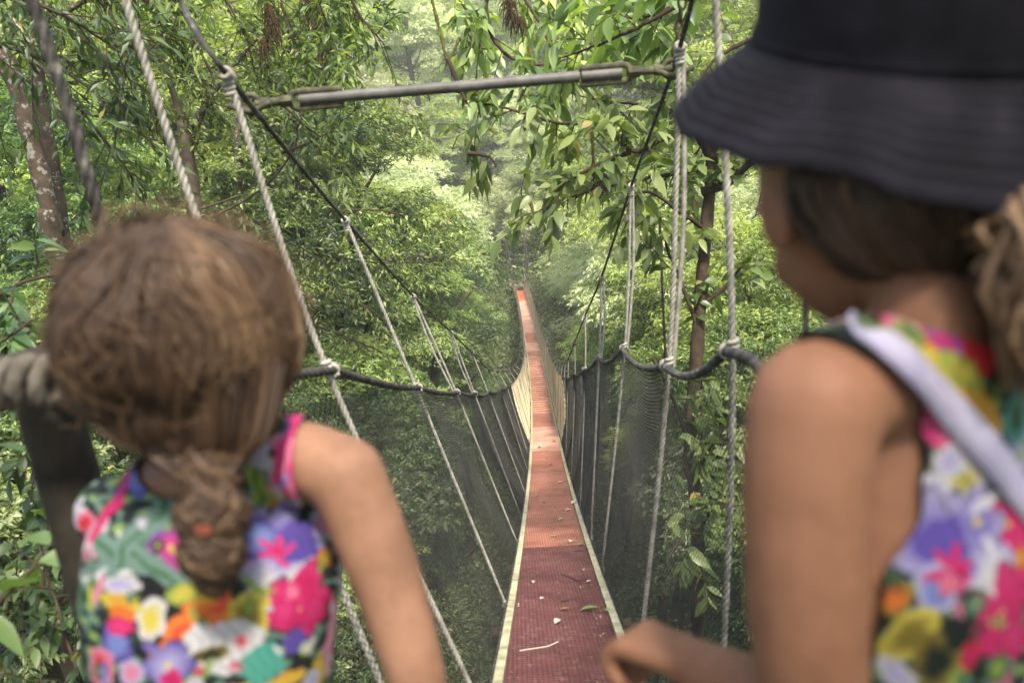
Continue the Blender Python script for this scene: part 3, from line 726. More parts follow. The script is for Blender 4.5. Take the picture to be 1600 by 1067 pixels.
# keep the forearm and hand of the right arm out
keep &= ~((segd(V, elR, wrR) < .05) | (segd(V, (shR + elR) / 2, elR) < .038) | (V[:, 0] > shR[0] + .01) | ((np.linalg.norm(V - wrR, axis=1) < .16) & (u > .125)))
DV, DF, DN = dress_from(V, F, nr, keep, .0045)
items = [(445, 720, 'star', 52, 'rose', 'pink'), (400, 700, 'oval', 26, 'blue', 'white'), (385, 665, 'leaf', 46, 'white', 'lav', 2.5, 1.2), (470, 665, 'oval', 22, 'yellow', 'lime'), (430, 668, 'oval', 20, 'green', 'dark'), (455, 775, 'oval', 30, 'white', 'yellow'), (405, 765, 'leaf', 46, 'lime', 'green', 1.4, 1.1), (492, 690, 'leaf', 60, 'pink', 'rose', 1.3, 1.3),
         (150, 830, 'flower', 42, 'white', 'rose'), (135, 815, 'oval', 18, 'rose', 'red'), (130, 850, 'oval', 16, 'rose', 'red'), (197, 850, 'star', 26, 'white', 'magenta'), (160, 895, 'leaf', 60, 'sage', 'white', .3, 1.6), (220, 880, 'leaf', 70, 'sage', 'green', -.4, 1.6), (230, 820, 'leaf', 60, 'sage', 'green', .9, 1.4), (190, 740, 'oval', 26, 'violet', 'blue'), (250, 755, 'oval', 26, 'magenta', 'magenta'), (120, 770, 'leaf', 50, 'magenta', 'pink', 1.4, 1.3),
         (435, 850, 'flower', 78, 'lav', 'violet'), (405, 840, 'oval', 30, 'violet', 'blue'), (470, 845, 'oval', 34, 'violet', 'violet'), (430, 862, 'star', 30, 'pink', 'magenta'), (415, 915, 'oval', 28, 'lav', 'white', 1.3, 1.5), (462, 905, 'oval', 24, 'lav', 'white', .5, 1.6), (500, 820, 'oval', 24, 'lav', 'rose'), (505, 870, 'oval', 16, 'orange', 'gold'),
         (468, 940, 'flower', 60, 'pink', 'magenta'), (478, 915, 'oval', 30, 'pink', 'magenta'), (490, 952, 'oval', 26, 'magenta', 'pink'), (445, 955, 'oval', 22, 'magenta', 'pink'),
         (230, 962, 'oval', 50, 'black', 'black', 1.4, 1.3), (238, 965, 'oval', 24, 'white', 'yellow', 1.4, 1.45), (190, 940, 'oval', 20, 'yellow', 'gold', -.1, 1.8), (192, 957, 'oval', 12, 'orange', 'orange', -.1, 2.2), (150, 925, 'oval', 20, 'lime', 'yellow'), (190, 912, 'oval', 14, 'white', 'lav', .1, 2.6),
         (320, 940, 'leaf', 62, 'orange', 'gold', 1.1, 1.2), (345, 950, 'leaf', 62, 'gold', 'orange', 2.0, 1.2), (300, 975, 'leaf', 60, 'orange', 'red', .6, 1.3), (355, 990, 'leaf', 60, 'orange', 'lime', 2.4, 1.3), (388, 965, 'oval', 30, 'yellow', 'ochre', 1.2, 1.6), (290, 925, 'oval', 16, 'lime', 'yellow', .2, 2),
         (345, 1010, 'oval', 42, 'white', 'white', 0, 1.6), (330, 1020, 'oval', 12, 'ochre', 'dark', .1, 2.4), (410, 1035, 'oval', 34, 'teal', 'teal'), (378, 1000, 'star', 14, 'red', 'magenta'), (370, 1038, 'star', 13, 'magenta', 'red'), (310, 1045, 'star', 12, 'magenta', 'red'),
         (185, 1000, 'oval', 28, 'violet', 'blue', 1.2, 1.3), (190, 978, 'oval', 14, 'magenta', 'pink', 0, 1.8), (262, 1035, 'flower', 46, 'violet', 'lav'), (270, 1060, 'oval', 18, 'pink', 'magenta'), (160, 1040, 'oval', 26, 'rose', 'red', 1.2, 1.4), (207, 1048, 'oval', 22, 'lav', 'rose'), (460, 1000, 'oval', 20, 'violet', 'violet'), (478, 1010, 'oval', 14, 'lime', 'white'), (500, 1040, 'oval', 20, 'gold', 'yellow', 1.3, 1.6), (485, 1060, 'oval', 18, 'white', 'lav'), (515, 990, 'leaf', 50, 'rose', 'white', 1.4, 1.4)]
col = paint(DV, DN, hits(DV, DF, items, .72), 3)
mb = MB(); mb.add(DV, DF); dr = mb.build('dress', PRINT, kid, col=col); sm = dr.modifiers.new('thick', 'SOLIDIFY'); sm.thickness = .0022; sm.offset = 1
# skirt below the hips
def skirt(parent, c0, w, d, lat_, z1, flare, seed):
    mb = MB(); th = np.linspace(0, 6.28318, 97)[:-1]; rows = []; lat_ = norm(np.asarray(lat_, float)); dep = np.cross([0, 0, 1.0], lat_)
    zz = np.linspace(c0[2], z1, 26)
    for i, z_ in enumerate(zz):
        f = i / 25; k = 1 + flare * f; rp = 1 + .07 * f * np.sin(th * 11) + .01
        rows.append(np.array([c0[0], c0[1], z_]) + (w * k * rp * np.cos(th))[:, None] * lat_ + (d * k * rp * np.sin(th))[:, None] * dep)
    V = np.concatenate(rows); i = np.arange(25)[:, None] * 96; j = np.arange(96)[None]; j2 = (j + 1) % 96
    F = np.stack([i + j, i + 96 + j, i + 96 + j2, i + j2], -1).reshape(-1, 4); mb.add(V, F)
    nr = norm((V - c0) * [1, 1, 0]); o = mb.build('skirt', PRINT, parent, col=paint(V, nr, [], seed)); sm = o.modifiers.new('thick', 'SOLIDIFY'); sm.thickness = .002
skirt(kid, hip + [0, 0, -.0], .126, .094, lat, .24, .35, 5)
SHOE = mottled('shoe_canvas', [(.3, (.18, .06, .10)), (.7, (.30, .10, .16))], 30, .8, .2, .3, .002)
for s in (-1, 1): shoe(kid, hip + [s * .062, 0, 0], (0, 1, 0), SHOE)

def lock(mb, pts, r, tint, n=5):
    q = resample(pts, .012); k = len(q); tube(mb, q, r * np.sin(np.linspace(.5, 3.0, k)) ** .6, n, tint, cap=False)
def hairdo(c, rad, gather, n, seed, mb, clear=.60, spread=.15, back=None, face_dir=(0, 1, 0), curl=.007, r0=.0026, free=0.0):
    r_ = np.random.default_rng(seed); c = np.asarray(c); rad = np.asarray(rad)
    part = norm(np.array([.1, -.15, 1.0])); G = (np.asarray(gather) - c); fd = norm(np.asarray(face_dir, float) * [1, 1, 0])
    tint_dir = r_.random(40)
    for i in range(n):
        phi = r_.uniform(0, 6.283); h = np.array([math.cos(phi), math.sin(phi), 0])
        if h @ fd > clear: continue                                   # the face stays clear
        lay = r_.uniform(.90, 1.03)
        d0 = norm(part + h * r_.uniform(.05, .6)); dm = norm(h + [0, 0, r_.uniform(-.15, .35)]); dl = norm(h * .9 + norm(G) * .5 + [0, 0, -.45])
        p0, pm, pl = (d0 * rad * lay, norm(dm + h * .1) * rad * (lay + .02), dl * rad * (lay + .05 * r_.random()))
        ph2 = phi * 3 + lay * 20; wv = np.array([math.sin(ph2), math.cos(ph2 * 1.3), math.sin(ph2 * .7 + 1)]) * curl + r_.normal(size=3) * curl * .16; ge = G + r_.normal(size=3) * spread * .06
        pm2 = (pm + pl) / 2 * 1.02
        pts = [c + p0, c + (p0 + pm) / 2 * 1.10 + wv, c + pm - wv * .5, c + pm2 + wv, c + pl - wv, c + (pl * .45 + ge * .55) * 1.02 + wv * .5, c + ge]
        tv = np.clip(.38 + .20 * math.sin(phi * 5 + 1.3 * math.sin(phi * 2)) + .22 * h[0] + r_.normal() * .09, 0, 1)  # lit right side of the head put into the lock tint
        lock(mb, pts, r0 * r_.uniform(.6, 1.5), tv)
hc = P(285, 517, .725)
G1 = P(322, 700, .685)
mb = MB(); hairdo(hc, (.101, .104, .104), G1, 2600, 21, mb)
sh = MB(); ellipsoid(mb, hc + [0, -.012, .002], (.094, .088, .095), 30, tint=.12)
r_ = np.random.default_rng(5)
for cx, cy, Z_, rr in ((326, 752, .668, .027), (331, 808, .657, .031), (331, 864, .657, .028), (333, 902, .664, .016)):
    c = P(cx, cy, Z_); ellipsoid(mb, c, (rr * .8, rr * .6, rr * .8), 14, tint=.15)
    for k in range(150):
        a = r_.uniform(0, 6.283); tw = r_.uniform(-1, 1); e = []
        for f in np.linspace(-1.3, 1.3, 7):
            ph = a + f * 1.4 * (1 if k % 2 else -1); e.append(c + np.array([math.cos(ph) * rr * math.cos(f * .9), math.sin(ph) * rr * .75 * math.cos(f * .9), -f * rr * .85]) * r_.uniform(.9, 1.02))
        lock(mb, e, .0022 * r_.uniform(.6, 1.3), np.clip(.36 + .25 * math.cos(k * .35) + r_.normal() * .15, 0, 1))
for k in range(620):                                                 # the hair drawn down into the braid
    a = r_.uniform(-1.35, 1.02); p0 = P(300 + 135 * a, 590 - 25 * a * a, .650 + .03 * a * a); w_ = r_.normal(size=3) * .003
    lock(mb, [p0 + w_, P(312 + 95 * a, 690 - 8 * a * a, .665) + w_, P(322 + 45 * a, 728, .668) - w_, P(326 + 22 * a, 760, .664)], .0025 * r_.uniform(.6, 1.4), np.clip(.22 + .15 * math.sin(a * 9) + r_.normal() * .08, 0, 1))
for k in range(320):                                                 # stray hairs
    d = norm(r_.normal(size=3) + [0, -.3, .3]); b = hc + d * [.101, .104, .106]; t_ = norm(np.cross(d, r_.normal(size=3)))
    tube(mb, resample([b, b + t_ * .02 + d * .008, b + t_ * .04 + d * r_.uniform(.0, .016), b + t_ * .055 + d * r_.uniform(-.002, .012)], .012), .0005, 3, .75, cap=False)
hr = mb.build('hair', HAIR1, kid)
mb = MB(); c = P(318, 828, .634); th = np.linspace(0, 6.283, 20); tube(mb, c + np.outer(np.cos(th) * .005, X0) + np.outer(np.sin(th) * .003, [0, .3, 1]), .0018, 6)
mb.build('hair_tie', mottled('elastic_orange', [(.3, (.17, .04, .02)), (.7, (.22, .055, .03))], 20, .7, .2, 0, .001), hr)

# --- right child ------------------------------------------------------------------
kid = empty('person', (.28, .52, 0), 'child in a dark bucket hat and floral dress, head turned aside, bare arm reaching forward', 'person')
ang = R(33); lat = np.array([math.cos(ang), math.sin(ang), 0]); fd = np.array([-math.sin(ang), math.cos(ang), 0])
shL = P(1272, 632, .475); mid = shL + lat * .118 ; mid[2] -= .005
Nk = mid + [0, 0, .032]; Ch = mid + [0, 0, -.09]; Wa = mid + [0, 0, -.24]; hip = mid + [0, 0, -.37]; shR = mid + lat * .118
Hc = P(1368, 284, .575); f2 = norm(np.array([-.16, .92, -.45])); hB = basis(f2)
mb = MB()
stack(mb, [(hip + [0, 0, -.07], .105, .085), (hip, .128, .095), (Wa, .108, .078), (Ch + [0, 0, -.04], .112, .080), (Ch + [0, 0, .02], .116, .076), (mid + [0, 0, -.015], .098, .052), (Nk, .052, .038)], lat)
limb(mb, [Nk + [0, 0, -.03], Nk + [0, 0, .01], Hc + [.012, -.015, -.045]], [.040, .034, .036]); head(mb, Hc, hB, 1.10)
elL = P(1262, 1130, .50); wrL = P(1082, 1036, .635)
elR = shR + lat * .03 + [0, 0, -.20]; wrR = elR + fd * .07 + [0, 0, -.14]
limb(mb, [mid - lat * .03 + [0, 0, .004], (mid + shL) / 2 + [0, 0, .004], shL], [.030, .035, .038]); limb(mb, [mid + lat * .03, (mid + shR) / 2, shR], [.036, .038, .037])
limb(mb, [shL, P(1258, 760, .478), P(1260, 930, .485), elL, (elL * .6 + wrL * .4) + [0, 0, -.002], wrL], [.0395, .0375, .0365, .032, .029, .0205])
limb(mb, [shR, (shR + elR) / 2, elR, (elR + wrR) / 2, wrR], [.038, .034, .029, .026, .020])
kn = P(955, 978, .69)
hand(mb, wrL, kn - wrL, np.array([-.5, .25, -.9]), -1, 1.08, 1.0); hand(mb, wrR, wrR - elR, [0, 0, -1], 1, 1.05, .9)
for s in (-1, 1):
    h = hip + lat * s * .056 + [0, 0, -.05]; f = np.array([h[0], h[1], .06]); limb(mb, [h, (h + f) / 2 + fd * .015, (h + f) / 2 + [0, 0, -.12], f], [.066, .048, .043, .028]); limb(mb, [f, f + fd * .03 - [0, 0, .03], f + fd * .10 - [0, 0, .045]], [.028, .025, .012])
V, F, nr = remeshed(mb, .0042, 8); mb = MB(); mb.add(V, F); mb.build('body', SK2, kid); face(kid, Hc, hB, 1.10)
print('body2', len(V))
u = (V - mid) @ lat; z = V[:, 2] - mid[2]; v_ = (V - mid) @ fd
hole = np.interp(z, [-.125, -.105, -.07, -.03, .0, .018, .033, .06], [.5, .100, .072, .062, .064, .076, .106, .12])
neck = np.linalg.norm((V - (Nk + [0, 0, .022])) * [1, 1, .8], axis=1) > .045
keep = (z < .06) & (z > -.46) & (np.abs(u) < np.minimum(hole, .138)) & neck & (np.abs(v_) < .12) & (np.linalg.norm(V - Hc, axis=1) > .125)
dA = norm(elL - shL); keep &= ~((np.linalg.norm(np.cross(V - shL, dA), axis=1) < .0415) & (z < -.08) & ((V - shL) @ dA < .25) & (u < -.085))
keep &= ~((u > .10) & (v_ > .06)) & (segd(V, elL, wrL) > .05) & (segd(V, elR, wrR) > .05) & (segd(V, shR + (elR - shR) * .35, elR) > .044) & (segd(V, shL + (elL - shL) * .5, elL) > .042)
DV, DF, DN = dress_from(V, F, nr, keep, .0045)
items = [(1330, 475, 'oval', 22, 'pink', 'white', .1, 3), (1420, 485, 'oval', 26, 'rose', 'white', 0, 2.2), (1400, 505, 'oval', 22, 'pink', 'rose', 0, 2.4), (1490, 500, 'oval', 44, 'red', 'red', -.5, 1.8), (1525, 545, 'oval', 36, 'red', 'red', -.6, 1.6), (1475, 535, 'oval', 16, 'violet', 'magenta', -.8, 2),
         (1330, 490, 'oval', 22, 'green', 'green', 0, 1.5), (1420, 520, 'oval', 26, 'lime', 'green'), (1430, 560, 'oval', 24, 'yellow', 'lime', -.7, 3), (1480, 590, 'oval', 26, 'yellow', 'yellow', -.75, 3), (1530, 640, 'oval', 24, 'gold', 'gold', -.75, 2.6), (1500, 580, 'oval', 20, 'lime', 'yellow', -.7, 2.6), (1585, 650, 'oval', 44, 'teal', 'green'), (1565, 590, 'oval', 40, 'dark', 'green'), (1590, 715, 'oval', 26, 'white', 'lav'),
         (1290, 525, 'oval', 20, 'violet', 'violet', -.6, 2.5), (1360, 585, 'oval', 24, 'white', 'lime', -.8, 2), (1450, 660, 'leaf', 60, 'pink', 'rose', -1.0, 1.6), (1425, 700, 'oval', 20, 'lime', 'white', -1.3, 2.4), (1505, 748, 'star', 36, 'yellow', 'ochre'), (1450, 770, 'oval', 30, 'white', 'lav', -.3, 1.6), (1480, 720, 'oval', 28, 'white', 'lav'),
         (1440, 830, 'flower', 75, 'lav', 'violet'), (1520, 820, 'flower', 70, 'lav', 'violet'), (1470, 850, 'oval', 46, 'violet', 'violet'), (1545, 900, 'oval', 46, 'lav', 'white', .5, 1.3), (1460, 920, 'oval', 34, 'lav', 'blue', 1.4, 1.4), (1480, 890, 'star', 44, 'magenta', 'magenta'), (1495, 895, 'oval', 24, 'pink', 'magenta'),
         (1555, 960, 'flower', 80, 'pink', 'magenta'), (1580, 990, 'oval', 44, 'magenta', 'pink'), (1510, 1020, 'oval', 24, 'red', 'magenta'), (1420, 990, 'oval', 36, 'yellow', 'ochre', 1.0, 1.5), (1395, 930, 'oval', 30, 'ochre', 'orange'), (1460, 1030, 'oval', 40, 'ochre', 'dark', 1.5, 1.4), (1500, 970, 'oval', 26, 'dark', 'dark', 1.3, 2), (1555, 1040, 'oval', 26, 'green', 'lime'), (1400, 1050, 'oval', 20, 'white', 'lav', -.9, 2.2), (1590, 870, 'oval', 18, 'orange', 'gold'), (1380, 850, 'oval', 30, 'dark', 'violet', 0, 1.5)]
bl = hits(DV, DF, items, .5); col = paint(DV, DN, bl, 9)
mb = MB(); mb.add(DV, DF); dr = mb.build('dress', PRINT, kid, col=col); sm = dr.modifiers.new('thick', 'SOLIDIFY'); sm.thickness = .0022; sm.offset = 1
skirt(kid, hip, .136, .104, lat, .30, .35, 6)
for s in (-1, 1): shoe(kid, hip + lat * s * .056, fd, SHOE)
# strap across the back
bv = BVHTree.FromPolygons(DV.tolist(), DF.tolist()); pts = []; nn = []
for px, py in ((1292, 502), (1350, 528), (1410, 572), (1470, 632), (1530, 700), (1580, 770), (1640, 860), (1700, 950)):
    h = bv.ray_cast(Vector(cam), Vector(norm(P(px, py, 1) - cam)))
    if h[0] is None: h = bv.find_nearest(Vector(P(px, py, .5)))
    n = np.array(h[1]); n = n if n @ (P(px, py, 1) - cam) < 0 else -n; pts.append(np.array(h[0]) + n * .004); nn.append(n)
q = resample(pts, .006); mb = MB(); nn = np.array(nn); nn = .5 * nn + .5 * nn.mean(0); si = np.linspace(0, len(nn) - 1, len(q)); nn = norm(np.stack([np.interp(si, np.arange(len(nn)), nn[:, k]) for k in range(3)], -1)); t_ = norm(np.gradient(q, axis=0)); sd = norm(np.cross(t_, nn))
rows = np.stack([q + sd * .0115, q + sd * .0115 + nn * .0025, q - sd * .0115 + nn * .0025, q - sd * .0115], 1); k = np.arange(len(q) - 1)[:, None] * 4; j = np.arange(4)[None]
mb.add(rows.reshape(-1, 3), np.stack([k + j, k + (j + 1) % 4, k + 4 + (j + 1) % 4, k + 4 + j], -1).reshape(-1, 4)); mb.build('shoulder_strap', STRAP, kid)
# hair tinted dark for hat shade, and the tail tinted pale as lit
mb = MB(); hh = Hc + np.array([.008, -.006, .0]); hairdo(hh, (.088, .096, .092), P(1550, 385, .505), 1100, 31, mb, clear=-.1, face_dir=f2, curl=.004)
ellipsoid(mb, hh + [.012, -.01, .012], (.080, .080, .082), 26, tint=.05)
r_ = np.random.default_rng(8)
for k in range(420):
    o_ = r_.normal(size=3) * .010; w_ = r_.normal(size=3) * .006
    lock(mb, [P(1545, 370, .50) + o_ * .5, P(1585, 350, .475) + o_ * .8 + w_, P(1622, 385, .46) + o_ - w_, P(1640, 450, .46) + o_ * 1.2 + w_, P(1640, 530, .475) + o_ * 1.1, P(1625, 590, .485) + o_ * .8], .0022 * r_.uniform(.6, 1.4), np.clip(.8 + r_.normal() * .2, 0, 1))
mb.build('hair', HAIR2, kid)
# bucket hat: crown and sewn brim
H0 = P(1424, 90, .575); tl = R(12)
ax_u = norm(np.array([.03, -math.sin(tl) * 1.0, math.cos(tl)])); ax_r = norm(np.cross([0, 1.0, 0], ax_u)); ax_f = np.cross(ax_u, ax_r)
hB2 = np.stack([ax_r, ax_f, ax_u], -1)
def lathe(mb, prof, n=72, rip=None):
    th = np.arange(n) / n * 6.28318; rows = []
    for i, (r, z_) in enumerate(prof):
        rz = z_ + (.010 * math.sin(1) * np.sin(th * 2 + .6) + .004 * np.sin(th * 5) + .0022 * np.sin(th * 11 + 1) + .0012 * np.sin(th * 23)) * max(0, (r - .10) / .07) if rip else z_ + 0 * th
        rows.append(H0 + (np.stack([r * np.cos(th), r * 1.03 * np.sin(th), rz], -1)) @ hB2.T)
    V = np.concatenate(rows); i = np.arange(len(prof) - 1)[:, None] * n; j = np.arange(n)[None]; j2 = (j + 1) % n
    mb.add(V, np.stack([i + j, i + j2, i + n + j2, i + n + j], -1).reshape(-1, 4))
hat = empty('bucket_hat', tuple(H0), None, None); hat.parent = kid; hat.location = Vector(H0) - Vector(kid.location)
mb = MB(); pr = [(.166, -.044), (.167, -.046)]
f = np.linspace(0, 1, 70)
prof = [(.166 - (.166 - .110) * x, -.046 + .058 * x ** .8 + .0013 * math.sin(x * 52)) for x in f]
under = [(r, z_ - .004) for r, z_ in prof[::-1]]
lathe(mb, under[::6] + [(.167, -.0485)] + prof, rip=True); mb.build('brim', HATM, hat)
mb = MB(); prof = [(.112, .006), (.1128, .014), (.1112, .024), (.1118, .036), (.1092, .05), (.1098, .064), (.1066, .078), (.1064, .090), (.099, .110), (.094, .118), (.090, .121), (.06, .126), (.03, .128), (.001, .128)]
lathe(mb, prof); mb.build('crown', HATM, hat)
for z_, r_ in ((.014, .1132), (.108, .1005)):
    mb = MB(); lathe(mb, [(r_, z_ - .003), (r_ + .0012, z_), (r_, z_ + .003)]); mb.build('seam', HATM, hat)

# ------------------------------------------------------------------ foliage
class Leaves:
    def __init__(s): s.b, s.d, s.n, s.L, s.w, s.dr, s.t = [], [], [], [], [], [], []
    def add(s, b, d, n, L, w, droop=.2, t=None):
        b = np.atleast_2d(b); k = len(b); s.b.append(b); s.d.append(np.broadcast_to(d, (k, 3))); s.n.append(np.broadcast_to(n, (k, 3)))
        for lst, v in ((s.L, L), (s.w, w), (s.dr, droop), (s.t, rng.random(k) if t is None else t)): lst.append(np.broadcast_to(v, (k,)))
    def bake(s, mb, seg=2, fold=.25):
        if not s.b: return
        b, d, n = map(np.concatenate, (s.b, s.d, s.n)); L, w, dr, t = map(np.concatenate, (s.L, s.w, s.dr, s.t))
        d = norm(d); side = norm(np.cross(d, n)); n = np.cross(side, d); K = len(b)
        if seg == 1:
            mid = b + d * (L * .45)[:, None]; lift = n * (w * fold)[:, None]
            tip = b + d * L[:, None] - np.array([0, 0, 1]) * (L * dr)[:, None]
            V = np.stack([b, mid + side * (w / 2)[:, None] + lift, tip, mid - side * (w / 2)[:, None] + lift], 1)
            base = np.arange(K)[:, None] * 4
            mb.add(V.reshape(-1, 3), np.concatenate([base + [[0, 1, 2]], base + [[0, 2, 3]]]), np.repeat(t, 4)); return
        ts = np.linspace(0, 1, seg + 1); rows = []
        for x in ts:
            c = b + d * (L * x)[:, None] - np.array([0, 0, 1]) * (L * dr * x * x)[:, None]
            h = w / 2 * (math.sin(math.pi * min(1, x * 1.0) ** .85) if 0 < x < 1 else .02)
            lift = n * (h * fold * 1.2)[:, None]
            rows += [c + side * h[:, None] + lift, c, c - side * h[:, None] + lift]
        V = np.stack(rows, 1); nv = V.shape[1]; base = np.arange(K)[:, None] * nv; F = []
        for i in range(seg):
            for j in (0, 1): a = i * 3 + j; F.append(base + [[a, a + 1, a + 4, a + 3]])
        mb.add(V.reshape(-1, 3), np.concatenate(F), np.repeat(t, nv))
def rdir(k): return norm(rng.normal(size=(k, 3)))

def crown_mesh(name, leafL, n_leaf, n_lobe, mat_, flat=.62, seed=0, aspect=.42, reach=1.0):
    """crown of radius 1 about the origin: leaves in flattened, layered lobes"""
    global rng
    keep = rng; rng = np.random.default_rng(seed)
    lf = Leaves(); mb = MB()
    ld = rdir(n_lobe); lr = rng.uniform(.45, .95, n_lobe) ** 1.0; lc = ld * lr[:, None] * [1, 1, .85]; lc[:, 2] = lc[:, 2] * .9 + .08
    rad = rng.uniform(.14, .34, n_lobe)
    wts = rad ** 2; wts /= wts.sum()
    for c, r_, q in zip(lc, rad, wts):
        k = int(n_leaf * q); base_t = rng.uniform(.0, .95)
        # twigs in the lobe, each with leaves along it
        nt_ = max(4, k // 9); td = rdir(nt_); td[:, 2] = np.abs(td[:, 2]) * .8 - .12; td = norm(td)
        tp = c + td * r_ * rng.uniform(.55, 1.05, nt_)[:, None] * [1, 1, flat]
        out = norm(tp - c * .6 + rng.normal(size=(nt_, 3)) * .25)
        for j in range(9):
            f = (j + 1) / 9
            pos = tp + out * (leafL * 2.4 * (f - .5))[None] if False else tp + out * leafL * 2.6 * (f - .5) - np.array([0, 0, leafL * .9]) * f * f
            sg = 1 if j % 2 else -1
            sd_ = norm(np.cross(out, [0, 0, 1.0])) * sg
            d = norm(sd_ * .9 + out * .8 + rng.normal(size=(nt_, 3)) * .35 + [0, 0, -.25])
            nn = norm(np.array([0, 0, 1.0]) + rng.normal(size=(nt_, 3)) * .45 + td * .3)
            L = leafL * rng.uniform(.6, 1.25, nt_)
            lf.add(pos, d, nn, L, L * aspect, .25, np.where(rng.random(nt_) < .006, 1, np.clip(base_t + rng.normal(size=nt_) * .22, 0, .98)))
    lf.bake(mb, 1)
    V, F, T = mb.arrays()
    o = mb.build(name, mat_, org=(0, 0, 0)); me = o.data; bpy.data.objects.remove(o)
    rng = keep
    return me
CR = {
    'mid1': crown_mesh('crown', .036, 42000, 46, LEAF['mid'], seed=1), 'mid2': crown_mesh('crown', .030, 52000, 56, LEAF['mid'], seed=2),
    'yel1': crown_mesh('crown', .036, 40000, 46, LEAF['yellow'], seed=3), 'yel2': crown_mesh('crown', .028, 56000, 60, LEAF['yellow'], seed=4),
    'pal1': crown_mesh('crown', .026, 60000, 64, LEAF['pale'], seed=5), 'pal2': crown_mesh('crown', .030, 50000, 54, LEAF['pale'], seed=6),
    'dee1': crown_mesh('crown', .032, 46000, 50, LEAF['deep'], seed=7), 'shr1': crown_mesh('crown', .055, 18000, 30, LEAF['shrub'], seed=8, aspect=.5),
}
def trunk_mesh(seed, ratio):
    """unit trunk: from the origin up to 1, with limbs reaching into a crown of radius `ratio`"""
    r_ = np.random.default_rng(seed); mb = MB()
    p = [[0, 0, 0]]; 
    for k in range(1, 6): p.append([p[-1][0] + r_.normal() * .02, p[-1][1] + r_.normal() * .02, k / 5])
    path = resample(p, .05); tube(mb, path, np.linspace(.030, .014, len(path)), 9)
    for k in range(9):
        b = path[int(len(path) * r_.uniform(.62, .98)) - 1]; a = r_.uniform(0, 6.28); L = ratio * r_.uniform(.5, .85)
        e = b + np.array([math.cos(a) * L, math.sin(a) * L, L * r_.uniform(.1, .7)])
        q = resample([b, (b + e) / 2 + [0, 0, -.02], e], .06); tube(mb, q, np.linspace(.007, .002, len(q)), 6)
    o = mb.build('trunk', BARK, org=(0, 0, 0)); me = o.data; bpy.data.objects.remove(o); return me
TR = [trunk_mesh(k, .3) for k in (11, 12, 13)]
def link(name, me, parent, loc, sc, rz=0):
    o = bpy.data.objects.new(name, me); S.collection.objects.link(o); o.parent = parent
    o.location = loc; o.scale = sc; o.rotation_euler = (0, 0, rz); return o
ntree = 0
def tree(c, rad, kind, label, name='forest_tree', group=None, cat='tree', zs=1.0, far=None):
    """tree whose crown centre is at c"""
    global ntree; ntree += 1
    c = np.array(c, float)
    if -1 < c[1] < YEND + rad:                       # stand clear of the walkway
        sgn = 1 if c[0] > dx(min(c[1], YEND)) else -1
        top = c[2] + rad * .95 * zs
        for y_ in np.linspace(max(1, c[1] - rad), min(YEND + 1.5, c[1] + rad), 7):
            if y_ < 1 or top < dz(y_) - .1: continue
            rr = math.sqrt(max(0, rad ** 2 - (y_ - c[1]) ** 2)) * 1.08 + .75
            if abs(c[0] - dx(y_)) < rr: c[0] = dx(y_) + sgn * rr
    g = float(ground(c[0], c[1])); h = max(c[2] - g, rad * .35)
    if label is None:
        q = proj(c); hue = {'mid': 'mid green', 'yel': 'yellow-green', 'pal': 'pale grey-green', 'dee': 'dark green', 'shr': 'leafy'}[kind[:3]]
        zx = ['left of the dark hanging rope', 'above the brown-haired head', 'between the left hanger ropes', 'left of the far deck end', 'over the far deck end', 'by the right cable', 'between the right pale ropes', 'behind the child in the hat'][int(np.clip(np.searchsorted([150, 420, 600, 740, 880, 1040, 1170], q[0]), 0, 7))]
        zy = ['highest up', 'level with the steel bar', 'below the steel bar', 'at handrail height', 'low down'][int(np.searchsorted([60, 170, 380, 600], q[1]))]
        label = '%s %s %s tree %s, %s' % ('small' if rad < 2.9 else 'large' if rad > 4.6 else 'middling', 'distant' if far else 'dense', hue, zx, zy)
    root = empty(name, (float(c[0]), float(c[1]), g - .1), label, cat, group)
    link('trunk', TR[ntree % 3], root, (0, 0, 0), (min(h * .9, rad * 3.2), min(h * .9, rad * 3.2), h + .1 + rad * .2), ntree * 1.3)
    link('crown', CR[kind], root, (0, 0, h + .1), (rad, rad, rad * zs), ntree * 2.1)
    return root
